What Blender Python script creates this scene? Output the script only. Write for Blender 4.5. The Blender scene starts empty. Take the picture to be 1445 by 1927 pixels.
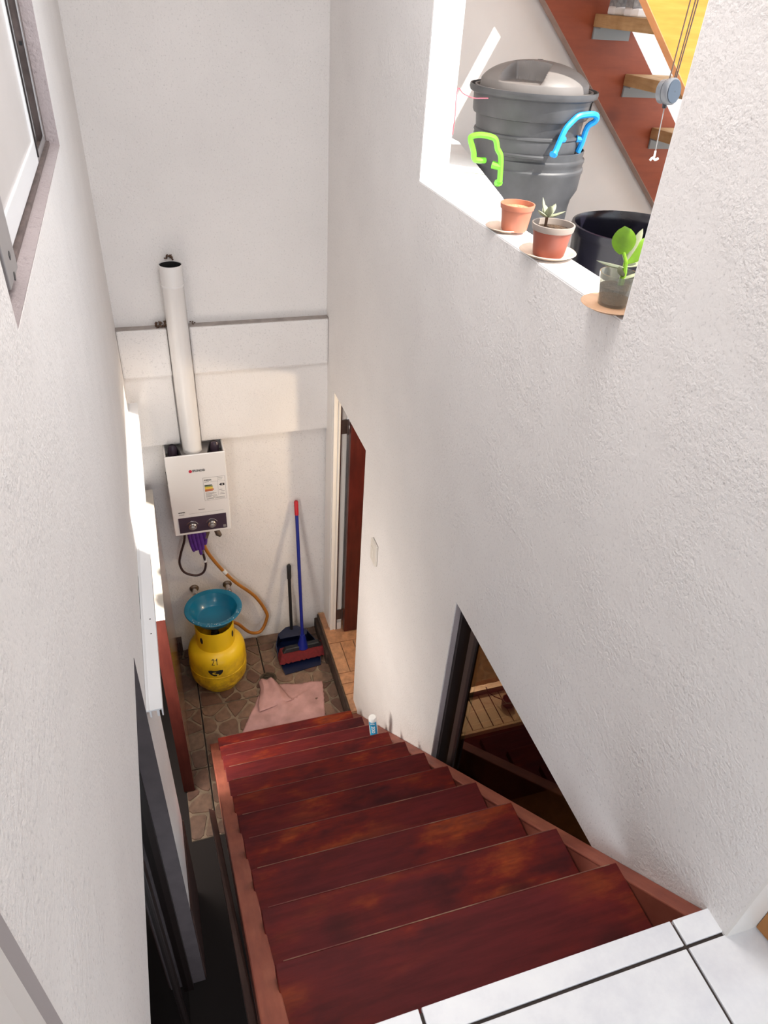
import bpy, bmesh, math, random
from mathutils import Vector, Matrix
random.seed(7)
C = bpy.context.scene.collection
S = bpy.context.scene
PI = math.pi
H = 4.25            # height of the lens above the lower patio floor; z below is given relative to the lens

# ------------------------------------------------------------------ camera
cam = bpy.data.cameras.new('camera')
cam.sensor_fit = 'HORIZONTAL'; cam.sensor_width = 36.0
cam.lens = 1337.56 * 36.0 / 1445.0
cam.clip_start = 0.02
co = bpy.data.objects.new('camera', cam); C.objects.link(co)
rx = Vector((0.952112, -0.300105, 0.058476)); dn = Vector((-0.134882, -0.583912, -0.800533)); fw = Vector((0.274389, 0.754310, -0.596429))
m = Matrix.Identity(4)
for i in range(3):
    m[i][0] = rx[i]; m[i][1] = -dn[i]; m[i][2] = -fw[i]
m[0][3], m[1][3], m[2][3] = 0, 0, H
co.matrix_world = m
S.camera = co

# ------------------------------------------------------------------ light and exposure
S.view_settings.view_transform = 'Standard'; S.view_settings.look = 'None'
S.view_settings.exposure = 0.0; S.view_settings.gamma = 1.0
S.view_settings.use_curve_mapping = False
W = bpy.data.worlds.new('world'); S.world = W; W.use_nodes = True
bg = W.node_tree.nodes['Background']
bg.inputs[0].default_value = (0.86, 0.93, 1.0, 1); bg.inputs[1].default_value = 2.7

def light(name, kind, loc, energy, color=(1, 1, 1), size=None, target=None, portal=False, sizey=None):
    l = bpy.data.lights.new(name, kind); l.energy = energy; l.color = color
    if kind == 'AREA':
        l.shape = 'RECTANGLE'; l.size = size; l.size_y = sizey or size
        l.cycles.is_portal = portal
    elif kind == 'POINT':
        l.shadow_soft_size = size
    o = bpy.data.objects.new(name, l); C.objects.link(o); o.location = (loc[0], loc[1], loc[2] + H)
    if target is not None:
        o.rotation_euler = (Vector(target) - Vector(loc)).to_track_quat('-Z', 'Y').to_euler()
    return o
sun = light('sun', 'SUN', (4, -3, 6), 9.0, (1.0, 0.94, 0.85))
sun.data.angle = math.radians(0.55)
sun.rotation_euler = Vector((-1, 1, -1.87)).to_track_quat('-Z', 'Y').to_euler()
light('landing_daylight_portal', 'AREA', (0.0, -2.95, 0.0), 1, size=4.6, sizey=2.5, target=(0.0, 0, 0.0), portal=True)
light('stairwell_fill', 'AREA', (0.45, 1.5, 1.27), 27, (1.0, .96, .94), size=.9, sizey=.5, target=(0.45, 1.5, 0))  # added area fill near the ceiling, no fixture there
light('side_opening_fill', 'AREA', (-.42, 2.45, -2.95), 22, (1.0, .92, .83), size=.55, sizey=.8, target=(0.5, 3.15, -3.5))  # added area light standing in for light through the left opening
light('patio_daylight_portal', 'AREA', (1.12, 1.97, 0.0), 1, size=1.36, sizey=1.14, target=(0.0, 1.97, 0.0), portal=True)

# ------------------------------------------------------------------ materials
def nt(name):
    mt = bpy.data.materials.new(name); mt.use_nodes = True
    t = mt.node_tree; b = t.nodes['Principled BSDF']
    return mt, t, b
def N(t, kind, **k):
    n = t.nodes.new(kind)
    for a, v in k.items():
        if a.startswith('i_'):
            n.inputs[int(a[2:])].default_value = v
        else: setattr(n, a, v)
    return n
def coords(t, scale=(1, 1, 1), rnd=True):
    tc = N(t, 'ShaderNodeTexCoord'); mp = N(t, 'ShaderNodeMapping')
    mp.inputs['Scale'].default_value = scale
    t.links.new(tc.outputs['Object'], mp.inputs['Vector'])
    if rnd:
        oi = N(t, 'ShaderNodeObjectInfo'); mu = N(t, 'ShaderNodeMath', operation='MULTIPLY', i_1=37.0)
        t.links.new(oi.outputs['Random'], mu.inputs[0])
        cb = N(t, 'ShaderNodeCombineXYZ')
        for i in range(3): t.links.new(mu.outputs[0], cb.inputs[i])
        t.links.new(cb.outputs[0], mp.inputs['Location'])
    return mp.outputs[0]
def noise(t, vec, scale, detail=3, rough=0.5):
    n = N(t, 'ShaderNodeTexNoise'); n.inputs['Scale'].default_value = scale
    n.inputs['Detail'].default_value = detail; n.inputs['Roughness'].default_value = rough
    t.links.new(vec, n.inputs['Vector']); return n.outputs['Fac']
def ramp(t, fac, stops):
    r = N(t, 'ShaderNodeValToRGB')
    el = r.color_ramp.elements
    while len(el) < len(stops): el.new(0.5)
    for e, (p, c) in zip(el, stops):
        e.position = p; e.color = (*c, 1) if len(c) == 3 else c
    t.links.new(fac, r.inputs[0]); return r.outputs[0]
def mixc(t, fac, a, b, mode='MIX'):
    n = N(t, 'ShaderNodeMix', data_type='RGBA', blend_type=mode)
    for s, v in ((0, fac), (6, a), (7, b)):
        if isinstance(v, (int, float)): n.inputs[s].default_value = v
        elif isinstance(v, tuple): n.inputs[s].default_value = (*v, 1)
        else: t.links.new(v, n.inputs[s])
    return n.outputs[2]
def bump(t, b, h, strength, dist):
    n = N(t, 'ShaderNodeBump'); n.inputs['Strength'].default_value = strength; n.inputs['Distance'].default_value = dist
    t.links.new(h, n.inputs['Height']); t.links.new(n.outputs[0], b.inputs['Normal'])
def plain(name, col, rough=0.5, metal=0.0, spec=0.5, var=0.0, vscale=8, bmp=None, coat=0.0):
    mt, t, b = nt(name)
    b.inputs['Roughness'].default_value = rough; b.inputs['Metallic'].default_value = metal
    b.inputs['Specular IOR Level'].default_value = spec; b.inputs['Coat Weight'].default_value = coat
    b.inputs['Base Color'].default_value = (*col, 1)
    v = coords(t)
    if var:
        f = noise(t, v, vscale, 4)
        lo = tuple(c * (1 - var) for c in col); hi = tuple(min(1, c * (1 + var * .6)) for c in col)
        t.links.new(ramp(t, f, [(.3, lo), (.7, hi)]), b.inputs['Base Color'])
    if bmp: bump(t, b, noise(t, v, bmp[0], 4), bmp[1], bmp[2])
    return mt
def stucco(name, col, scale=120, strength=.75, dist=0.0045, smooth_patch=True):
    mt, t, b = nt(name)
    b.inputs['Roughness'].default_value = 0.75; b.inputs['Specular IOR Level'].default_value = 0.25
    v = coords(t, rnd=False)
    big = noise(t, v, 2.6, 3)
    base = mixc(t, ramp(t, big, [(.35, (0, 0, 0)), (.7, (1, 1, 1))]), tuple(c * .95 for c in col), col)
    n1 = noise(t, v, scale, 3, .6)
    pit = ramp(t, n1, [(.31, (1, 1, 1)), (.41, (0, 0, 0))])            # pits coloured darker
    t.links.new(mixc(t, pit, base, tuple(c * .78 for c in col)), b.inputs['Base Color'])
    n2 = noise(t, v, scale * .45, 2, .5)
    ad = N(t, 'ShaderNodeMath', operation='ADD'); t.links.new(n1, ad.inputs[0]); t.links.new(n2, ad.inputs[1])
    mu = N(t, 'ShaderNodeMath', operation='MULTIPLY')
    amp = ramp(t, noise(t, v, 5, 2), [(.35, (.30, .30, .30)), (.65, (1, 1, 1))])
    t.links.new(ad.outputs[0], mu.inputs[0]); t.links.new(amp, mu.inputs[1])
    bump(t, b, mu.outputs[0], strength, dist)
    return mt
def wood(name, c_dark, c_mid, c_light, scale=(1, 8, 8), rough=0.4, knots=0.0, blot=4.0, coat=0.0, knotc=(.03, .015, .012)):
    mt, t, b = nt(name)
    b.inputs['Roughness'].default_value = rough; b.inputs['Coat Weight'].default_value = coat
    b.inputs['Coat Roughness'].default_value = 0.12
    v = coords(t, scale); v1 = coords(t)
    g = noise(t, v, 5, 5, .6)
    bl = noise(t, v1, blot, 4, .6)
    c = ramp(t, g, [(.28, c_dark), (.5, c_mid), (.75, c_light)])
    c2 = mixc(t, ramp(t, bl, [(.35, (0, 0, 0)), (.65, (1, 1, 1))]), mixc(t, .55, c, c_dark), mixc(t, .25, c, c_light))
    if knots:
        vo = N(t, 'ShaderNodeTexVoronoi'); vo.inputs['Scale'].default_value = knots
        t.links.new(v1, vo.inputs['Vector'])
        k = ramp(t, vo.outputs['Distance'], [(.05, (1, 1, 1)), (.2, (0, 0, 0))])
        c2 = mixc(t, k, c2, knotc)
    t.links.new(c2, b.inputs['Base Color'])
    bump(t, b, g, .15, .002)
    return mt

M = {}
M['stucco'] = stucco('white_stucco', (.83, .795, .775))
M['stucco_fine'] = stucco('white_fine_stucco', (.84, .80, .775), 140, .8, .004)
M['paint_out'] = plain('white_exterior_paint', (.88, .85, .83), .7, var=.05, vscale=3, bmp=(60, .15, .002))
M['sill'] = plain('white_sill_paint', (.86, .85, .85), .6, var=.05, vscale=12, bmp=(50, .4, .004))
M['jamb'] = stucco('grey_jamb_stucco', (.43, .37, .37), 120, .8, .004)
M['ceiling'] = plain('white_ceiling_paint', (.85, .84, .82), .8)
M['brass_old'] = plain('tarnished_drain_brass', (.10, .075, .05), .5, .5, var=.4, vscale=30)
def treadmat():
    mt, t, b = nt('red_stained_tread'); v1 = coords(t); v = coords(t, (1.2, 11, 11))
    g = noise(t, v, 5, 5, .65); bl = noise(t, coords(t, (1, 2.2, 1)), 3.6, 5, .62); b2 = noise(t, coords(t, (1, 1.6, 1)), 2.1, 3, .55)
    c = ramp(t, bl, [(.30, (.035, .010, .012)), (.42, (.095, .014, .014)), (.54, (.17, .018, .012)), (.64, (.28, .050, .014)), (.74, (.16, .035, .020))])
    c = mixc(t, ramp(t, b2, [(.40, (0, 0, 0)), (.62, (1, 1, 1))]), c, (.125, .017, .018))
    c = mixc(t, ramp(t, g, [(.35, (.5, .5, .5)), (.65, (0, 0, 0))]), c, (.050, .010, .010))
    vo = N(t, 'ShaderNodeTexVoronoi'); vo.inputs['Scale'].default_value = 2.3; t.links.new(v1, vo.inputs['Vector'])
    c = mixc(t, ramp(t, vo.outputs['Distance'], [(.03, (.9, .9, .9)), (.17, (0, 0, 0))]), c, (.020, .010, .010))
    t.links.new(c, b.inputs['Base Color']); b.inputs['Roughness'].default_value = .5; b.inputs['Specular IOR Level'].default_value = .08
    bump(t, b, g, .2, .002); return mt
M['tread'] = treadmat()
def nosingmat():
    mt, t, b = nt('dusty_tread_nosing'); f = noise(t, coords(t), 5, 4, .6)
    t.links.new(ramp(t, f, [(.38, (.13, .022, .016)), (.52, (.17, .06, .035)), (.70, (.33, .20, .12))]), b.inputs['Base Color'])
    b.inputs['Roughness'].default_value = .7; return mt
M['nosing'] = nosingmat()
M['stringer'] = wood('red_stained_stringer', (.19, .045, .028), (.30, .078, .046), (.38, .12, .07), (9, 1, 1), .6, blot=5)
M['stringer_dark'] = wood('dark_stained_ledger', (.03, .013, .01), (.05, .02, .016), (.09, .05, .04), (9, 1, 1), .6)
M['grout_dark'] = plain('dark_grout', (.055, .04, .035), .9, var=.3, vscale=30)
M['shade_black'] = plain('near_black_shade', (.018, .013, .012), .9)  # near-black stands in for missing light on the floor base and side room
M['tile_white'] = None
M['door_red'] = wood('dark_red_door_wood', (.045, .006, .005), (.075, .010, .008), (.11, .016, .011), (9, 9, 1), .35)
M['door_brown'] = wood('brown_varnished_door', (.20, .075, .03), (.30, .12, .045), (.42, .18, .07), (9, 9, 1), .3, coat=1.0)
M['door_edge'] = wood('dark_brown_door_edge', (.028, .006, .005), (.045, .010, .007), (.06, .014, .010), (9, 9, 1), .5)
M['door_edge'].node_tree.nodes['Principled BSDF'].inputs['Specular IOR Level'].default_value = .05
M['cream'] = plain('cream_paint', (.68, .62, .55), .6, var=.08, vscale=20)
M['white_trim'] = plain('white_gloss_trim', (.78, .75, .72), .35)
M['alu_white'] = plain('white_aluminium', (.85, .85, .86), .35, spec=.5)
M['alu'] = plain('grey_aluminium', (.42, .40, .40), .38, .6, var=.1)
M['alu_brown'] = plain('dusty_brown_track', (.17, .13, .12), .6, .2, var=.35, vscale=25)
M['alu_dark'] = plain('dark_bronze_aluminium', (.020, .012, .011), .35, .2)
M['alu_bronze'] = plain('bronze_sash_profile', (.10, .065, .055), .35, .3)
M['jamb_shade'] = plain('shade_toned_jamb', (.10, .078, .082), .7, var=.2, vscale=15)  # shade on the left opening's jamb put into the colour
M['ledge_dust'] = plain('dusty_grey_ledge', (.40, .35, .32), .9, var=.25, vscale=14)
M['casing_grey'] = plain('grey_casing_paint', (.40, .37, .37), .5)
M['frost'] = plain('frosted_pane', (.62, .58, .56), .28, var=.06, vscale=5, bmp=(150, .1, .001))
M['enamel'] = plain('white_enamel', (.82, .79, .77), .22, spec=.5)
M['panel_dark'] = plain('dark_plum_panel', (.055, .035, .055), .3)
M['chrome'] = plain('satin_chrome', (.55, .52, .50), .25, .9)
M['steel'] = plain('galvanised_steel', (.36, .34, .33), .4, .7, var=.2, vscale=20)
M['brass_dirty'] = plain('dull_brass', (.22, .17, .13), .35, .8, var=.3, vscale=40)
M['black'] = plain('black_plastic', (.012, .012, .014), .4)
M['soot'] = plain('soot_black', (.012, .011, .012), .9)
M['print_black'] = plain('black_print', (.01, .01, .012), .6)
M['print_red'] = plain('red_print', (.55, .02, .05), .5)
M['label'] = plain('paper_label', (.80, .77, .74), .5)
M['lab_dkgreen'] = plain('print_dark_green', (.01, .03, .015), .6)
M['lab_green'] = plain('print_green', (.16, .22, .03), .6)
M['lab_yellow'] = plain('print_yellow', (.75, .52, .03), .6)
M['lab_orange'] = plain('print_orange', (.50, .10, .01), .6)
M['lab_grey'] = plain('print_grey', (.25, .23, .23), .6)
M['glove'] = plain('purple_rubber', (.085, .022, .22), .4, var=.2, vscale=30, bmp=(60, .3, .004))
M['hose_dark'] = plain('dark_braided_hose', (.06, .030, .028), .35, .3, bmp=(400, .5, .002))
M['hose_orange'] = plain('orange_gas_hose', (.40, .15, .018), .4, var=.15, vscale=10)
M['tap_blue'] = plain('blue_tap_cap', (.01, .06, .14), .4)
M['basin'] = plain('teal_plastic_basin', (.004, .17, .30), .28, var=.12, vscale=9, coat=.2)
M['broom_blue'] = plain('blue_painted_handle', (.008, .018, .22), .3)
M['red_plastic'] = plain('red_plastic', (.50, .008, .02), .4)
M['bristle'] = plain('red_bristles', (.15, .005, .008), .8, var=.3, vscale=60, bmp=(300, .8, .004))
M['pan'] = plain('navy_dustpan', (.004, .008, .035), .35)
M['towel'] = plain('pink_towel', (.47, .262, .245), .95, var=.22, vscale=11, bmp=(350, .7, .003))
M['rubber_black'] = plain('black_can_plastic', (.065, .066, .072), .48, var=.3, vscale=9, bmp=(200, .15, .002))
M['lid'] = plain('grey_lid_plastic', (.17, .155, .148), .5, var=.15, vscale=7)
M['bucket'] = plain('black_bucket_plastic', (.012, .011, .020), .22, var=.2, vscale=6)
M['green'] = plain('lime_green_plastic', (.16, .62, .03), .4)
M['blue'] = plain('sky_blue_plastic', (.008, .30, .78), .4)
M['terracotta'] = plain('terracotta_plastic', (.50, .17, .10), .5, var=.1, vscale=15)
M['terracotta_dark'] = plain('brown_terracotta_plastic', (.30, .075, .045), .5, var=.1, vscale=15)
M['rim_grey'] = plain('dusty_pot_rim', (.30, .25, .22), .6)
M['saucer'] = plain('clay_saucer', (.62, .48, .38), .7, var=.15, vscale=25)
M['saucer_tan'] = plain('tan_saucer', (.60, .36, .22), .6, var=.2, vscale=18)
M['soil'] = plain('potting_soil', (.075, .042, .022), .95, var=.6, vscale=70, bmp=(120, 1, .01))
M['straw'] = plain('dry_straw_soil', (.48, .30, .16), .95, var=.5, vscale=70, bmp=(120, 1, .01))
M['leaf'] = plain('succulent_leaf', (.20, .40, .02), .35, var=.25, vscale=30)
M['leaf_pale'] = plain('pale_succulent_leaf', (.34, .36, .24), .45, var=.25, vscale=40)
M['leaf_dry'] = plain('dry_leaf', (.12, .065, .04), .9, var=.5, vscale=80)
M['pine'] = wood('yellow_pine', (.40, .17, .012), (.52, .24, .018), (.60, .32, .05), (1, 9, 9), .5, knots=3.2, blot=2, knotc=(.34, .12, .02))
M['pine_edge'] = plain('orange_stained_edge', (.62, .26, .10), .6, var=.15, vscale=14)
M['tread_out'] = wood('raw_pine_tread', (.30, .16, .06), (.48, .28, .12), (.60, .40, .22), (9, 1, 9), .7, blot=8)
M['stringer_out'] = wood('red_brown_outdoor_stringer', (.24, .050, .020), (.31, .066, .026), (.37, .085, .034), (1, 6, 6), .55, knots=2.1, blot=5, knotc=(.05, .01, .012))
M['edge_tan'] = plain('dusty_stringer_edge', (.34, .23, .19), .7, var=.2, vscale=12)
M['bracket'] = plain('grey_angle_bracket', (.26, .28, .29), .5)
M['shoe_grey'] = plain('grey_knit_shoe', (.33, .33, .34), .9, var=.4, vscale=60, bmp=(300, .6, .003))
M['shoe_sole'] = plain('white_rubber_sole', (.82, .80, .80), .6)
M['shoe_lace'] = plain('black_white_weave', (.10, .10, .12), .9, var=.8, vscale=90)
M['reel'] = plain('blue_grey_plastic', (.035, .05, .075), .4)
M['reel_light'] = plain('light_grey_plastic', (.15, .16, .18), .4)
M['cord'] = plain('dark_cord', (.10, .065, .05), .7)
M['cord_grey'] = plain('grey_cord', (.26, .25, .25), .6)
M['white_plastic'] = plain('white_plastic', (.82, .82, .80), .4)
M['red_wire'] = plain('red_wire', (.75, .10, .14), .5)
M['switch'] = plain('ivory_switch', (.72, .67, .60), .4)
M['tube_white'] = plain('white_tube', (.85, .85, .83), .35)
M['tube_blue'] = plain('cyan_tube_label', (.02, .34, .60), .35)
M['yellow_wood'] = plain('orange_jamb_wood', (.42, .17, .04), .5, var=.2)
M['concrete'] = plain('grey_concrete', (.48, .46, .44), .9, var=.15)
M['kitchen_wall'] = plain('kitchen_wall_paint', (.55, .47, .38), .8)
M['counter'] = plain('cream_mosaic', (.62, .58, .46), .35)
def tilewhite():
    mt, t, b = nt('white_marbled_tile'); v = coords(t)
    f = noise(t, v, 9, 5, .65); g = noise(t, v, 60, 3)
    c = ramp(t, f, [(.3, (.76, .76, .80)), (.55, (.86, .86, .88)), (.7, (.89, .89, .90))])
    t.links.new(c, b.inputs['Base Color']); b.inputs['Roughness'].default_value = .35
    bump(t, b, g, .12, .002); return mt
M['tile_white'] = tilewhite()
def stonemat(name, a, b_, c_):
    mt, t, b = nt(name); oi = N(t, 'ShaderNodeObjectInfo')
    c = ramp(t, oi.outputs['Random'], [(0, a), (.5, b_), (1, c_)])
    v = coords(t); f = noise(t, v, 22, 5, .65)
    c = mixc(t, ramp(t, f, [(.35, (0, 0, 0)), (.7, (1, 1, 1))]), mixc(t, .45, c, (.03, .02, .015)), c)
    t.links.new(c, b.inputs['Base Color']); b.inputs['Roughness'].default_value = .5
    bump(t, b, f, .3, .003); return mt
M['stone'] = stonemat('brown_patio_stone', (.13, .062, .042), (.19, .105, .072), (.24, .15, .10))
M['stone_grout'] = plain('sandy_tile_grout', (.22, .16, .11), .8, var=.35, vscale=18)
M['tile_clay'] = stonemat('clay_floor_tile', (.50, .24, .12), (.56, .29, .155), (.53, .26, .135))
M['clay_grout'] = plain('pale_clay_grout', (.55, .37, .22), .9, var=.3, vscale=20)
M['step'] = plain('dirty_step_edge', (.06, .035, .024), .8, var=.6, vscale=14)
def tankmat():
    mt, t, b = nt('yellow_painted_steel'); v = coords(t, rnd=False)
    f = noise(t, v, 13, 5, .7)
    sp = N(t, 'ShaderNodeSeparateXYZ'); t.links.new(v, sp.inputs[0])
    ht = ramp(t, sp.outputs[2], [(.12, (1, 1, 1)), (.30, (.45, .45, .45)), (.36, (0, 0, 0))])   # grime on the lower body
    k = N(t, 'ShaderNodeMath', operation='MULTIPLY')
    t.links.new(ramp(t, f, [(.36, (0, 0, 0)), (.70, (1, 1, 1))]), k.inputs[0]); t.links.new(ht, k.inputs[1])
    c = mixc(t, k.outputs[0], (.86, .56, .012), (.30, .14, .012))
    t.links.new(c, b.inputs['Base Color']); b.inputs['Roughness'].default_value = .35; return mt
M['tank'] = tankmat()
def glassmat(name, tint, refl=1.0, rough=.02, cloud=0):
    mt = bpy.data.materials.new(name); mt.use_nodes = True; t = mt.node_tree
    t.nodes.remove(t.nodes['Principled BSDF'])
    tr = N(t, 'ShaderNodeBsdfTransparent'); tr.inputs[0].default_value = (*tint, 1)
    gl = N(t, 'ShaderNodeBsdfGlossy'); gl.inputs['Roughness'].default_value = rough
    gl.inputs[0].default_value = (refl, refl, refl, 1)
    fr = N(t, 'ShaderNodeFresnel'); fr.inputs[0].default_value = 1.55
    mx = N(t, 'ShaderNodeMixShader')
    if cloud:
        df = N(t, 'ShaderNodeBsdfDiffuse'); df.inputs[0].default_value = (.74, .73, .66, 1); m2 = N(t, 'ShaderNodeMixShader'); m2.inputs[0].default_value = cloud
        t.links.new(tr.outputs[0], m2.inputs[1]); t.links.new(df.outputs[0], m2.inputs[2]); tr = m2
    ge = N(t, 'ShaderNodeNewGeometry'); inv = N(t, 'ShaderNodeMath', operation='SUBTRACT', i_0=1.0); fm = N(t, 'ShaderNodeMath', operation='MULTIPLY')
    t.links.new(ge.outputs['Backfacing'], inv.inputs[1]); t.links.new(fr.outputs[0], fm.inputs[0]); t.links.new(inv.outputs[0], fm.inputs[1])   # only the outer face mirrors
    t.links.new(fm.outputs[0], mx.inputs[0]); t.links.new(tr.outputs[0], mx.inputs[1]); t.links.new(gl.outputs[0], mx.inputs[2])
    t.links.new(mx.outputs[0], t.nodes['Material Output'].inputs[0]); return mt
M['glass_dark'] = glassmat('dark_tinted_glass', (.42, .36, .31), refl=.9)
M['glass_clear'] = glassmat('cloudy_glass', (.80, .80, .76), cloud=.13)

# ------------------------------------------------------------------ mesh helpers
class MB:
    def __init__(s): s.v = []; s.f = []
    def add(s, vs, fs):
        o = len(s.v); s.v += [tuple(p) for p in vs]; s.f += [tuple(i + o for i in f) for f in fs]; return s
    def box(s, x0, x1, y0, y1, z0, z1):
        return s.add([(x0,y0,z0),(x1,y0,z0),(x1,y1,z0),(x0,y1,z0),(x0,y0,z1),(x1,y0,z1),(x1,y1,z1),(x0,y1,z1)],
                     [(0,3,2,1),(4,5,6,7),(0,1,5,4),(1,2,6,5),(2,3,7,6),(3,0,4,7)])
    def hexa(s, b, t):      # bottom four, top four
        return s.add(list(b) + list(t), [(0,3,2,1),(4,5,6,7),(0,1,5,4),(1,2,6,5),(2,3,7,6),(3,0,4,7)])
    def prism(s, poly, d):
        n = len(poly); d = Vector(d)
        a = [Vector(p) for p in poly]; b = [p + d for p in a]
        return s.add(a + b, [tuple(range(n - 1, -1, -1)), tuple(range(n, 2 * n))] + [(i, (i + 1) % n, n + (i + 1) % n, n + i) for i in range(n)])
    def lathe(s, prof, c=(0, 0, 0), n=32, capb=True, capt=True, R=None, squash=None):
        vs = []; fs = []
        for r, z in prof:
            for i in range(n):
                a = 2 * PI * i / n
                p = Vector((r * math.cos(a), r * math.sin(a), z))
                if squash: p.x *= squash[0]; p.y *= squash[1]
                if R: p = R @ p
                vs.append(p + Vector(c))
        for j in range(len(prof) - 1):
            for i in range(n):
                k = (i + 1) % n
                fs.append((j*n+i, j*n+k, (j+1)*n+k, (j+1)*n+i))
        if capb: fs.append(tuple(range(n - 1, -1, -1)))
        if capt: fs.append(tuple((len(prof) - 1) * n + i for i in range(n)))
        return s.add(vs, fs)
    def tube(s, pts, r, n=10, caps=True):
        pts = [Vector(p) for p in pts]; k = len(pts)
        rs = r if isinstance(r, (list, tuple)) else [r] * k
        t0 = (pts[1] - pts[0]).normalized()
        u = t0.orthogonal().normalized(); vs = []; fs = []
        for j, p in enumerate(pts):
            t = (pts[min(j + 1, k - 1)] - pts[max(j - 1, 0)]).normalized()
            u = (u - t * u.dot(t)); u = u.normalized() if u.length > 1e-6 else t.orthogonal().normalized()
            w = t.cross(u)
            for i in range(n):
                a = 2 * PI * i / n
                vs.append(p + (u * math.cos(a) + w * math.sin(a)) * rs[j])
        for j in range(k - 1):
            for i in range(n):
                q = (i + 1) % n
                fs.append((j*n+i, j*n+q, (j+1)*n+q, (j+1)*n+i))
        if caps: fs += [tuple(range(n - 1, -1, -1)), tuple((k - 1) * n + i for i in range(n))]
        return s.add(vs, fs)
def spline(P, k=6):
    P = [Vector(p) for p in P]; out = []
    for i in range(len(P) - 1):
        a, b, c, d = P[max(i-1, 0)], P[i], P[i+1], P[min(i+2, len(P)-1)]
        for j in range(k):
            t = j / k
            out.append(.5 * ((2*b) + (c-a)*t + (2*a-5*b+4*c-d)*t*t + (3*b-a-3*c+d)*t**3))
    return out + [P[-1]]
BASE = {}
def base(o):
    return BASE.get(o.name, Vector((0, 0, 0)))
def tag(o, label=None, cat=None, group=None, kind=None):
    if label: o['label'] = label
    if cat: o['category'] = cat
    if group: o['group'] = group
    if kind: o['kind'] = kind
    return o
def thing(name, label, cat, loc, group=None):
    o = bpy.data.objects.new(name, None); C.objects.link(o); o.empty_display_size = .05
    o.location = (loc[0], loc[1], loc[2] + H); BASE[o.name] = Vector(loc)
    return tag(o, label, cat, group)
def part(name, mb, mat, parent=None, smooth=False, bevel=0, seg=2, label=None, kind=None, at=None):
    off = base(parent) if parent is not None else (Vector(at) if at is not None else Vector((0, 0, 0)))
    me = bpy.data.meshes.new(name)
    me.from_pydata([(p[0]-off.x, p[1]-off.y, p[2]-off.z) for p in mb.v], [], mb.f)
    bm = bmesh.new(); bm.from_mesh(me); bmesh.ops.recalc_face_normals(bm, faces=bm.faces); bm.to_mesh(me); bm.free()
    if smooth:
        me.shade_smooth(); me.set_sharp_from_angle(angle=math.radians(38))
    me.materials.append(M[mat] if isinstance(mat, str) else mat)
    o = bpy.data.objects.new(name, me); C.objects.link(o)
    BASE[o.name] = off
    if parent is not None: o.parent = parent
    else: o.location = (off.x, off.y, off.z + H)
    if bevel:
        b = o.modifiers.new('bevel', 'BEVEL'); b.width = bevel; b.segments = seg; b.limit_method = 'ANGLE'; b.angle_limit = math.radians(40)
    if label: o['label'] = label
    if kind: o['kind'] = kind
    return o
def text(name, s, size, mat, parent, origin, xdir, ydir, width=None, ext=.0004, bold=.025):
    cu = bpy.data.curves.new(name, 'FONT'); cu.body = s; cu.size = size; cu.extrude = ext
    cu.offset = bold * size; cu.align_x = 'CENTER'; cu.align_y = 'CENTER'; cu.resolution_u = 2
    tmp = bpy.data.objects.new('tmp', cu); C.objects.link(tmp)
    bpy.context.view_layer.update()
    me = bpy.data.meshes.new_from_object(tmp.evaluated_get(bpy.context.evaluated_depsgraph_get()))
    bpy.data.objects.remove(tmp)
    X = Vector(xdir).normalized(); Z = X.cross(Vector(ydir)).normalized(); Yv = Z.cross(X)
    k = 1.0
    xs = [v.co.x for v in me.vertices]
    if width and xs: k = width / (max(xs) - min(xs))
    off = base(parent)
    for v in me.vertices:
        v.co = Vector(origin) - off + X * v.co.x * k + Yv * v.co.y + Z * v.co.z
    me.materials.clear(); me.materials.append(M[mat])
    o = bpy.data.objects.new(name, me); C.objects.link(o); o.parent = parent; BASE[o.name] = off
    return o
def struct(name, mb, mat, parent=None, **k):
    o = part(name, mb, mat, parent, **k); o['kind'] = 'structure'; return o
def wall_x(name, x0, x1, ys, zs, holes, mat):
    """a wall in the plane x0..x1 cut on a y,z grid, with rectangular holes left out"""
    mb = MB(); ys = sorted(set(ys + [h for a in holes for h in a[:2]])); zs = sorted(set(zs + [h for a in holes for h in a[2:]]))
    ny, nz = len(ys) - 1, len(zs) - 1
    def full(i, j):
        if not (0 <= i < ny and 0 <= j < nz): return False
        cy, cz = (ys[i]+ys[i+1])/2, (zs[j]+zs[j+1])/2
        return not any(a[0] < cy < a[1] and a[2] < cz < a[3] for a in holes)
    idx = {}
    def V(x, i, j):
        k = (x, i, j)
        if k not in idx: idx[k] = len(mb.v); mb.v.append((x0 if x == 0 else x1, ys[i], zs[j]))
        return idx[k]
    for i in range(ny):
        for j in range(nz):
            if not full(i, j): continue
            for x in (0, 1): mb.f.append((V(x,i,j), V(x,i+1,j), V(x,i+1,j+1), V(x,i,j+1)))
            for di, dj, a, b in ((-1,0,(i,j),(i,j+1)), (1,0,(i+1,j),(i+1,j+1)), (0,-1,(i,j),(i+1,j)), (0,1,(i,j+1),(i+1,j+1))):
                if not full(i+di, j+dj): mb.f.append((V(0,*a), V(1,*a), V(1,*b), V(0,*b)))
    return struct(name, mb, mat)

FL = -4.25          # patio floor
KF = -4.10          # kitchen floor
UP = -1.606         # landing floor
CE = 1.30           # ceiling
PO = -1.62          # outdoor patio floor
YB = 4.0            # back wall

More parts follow.
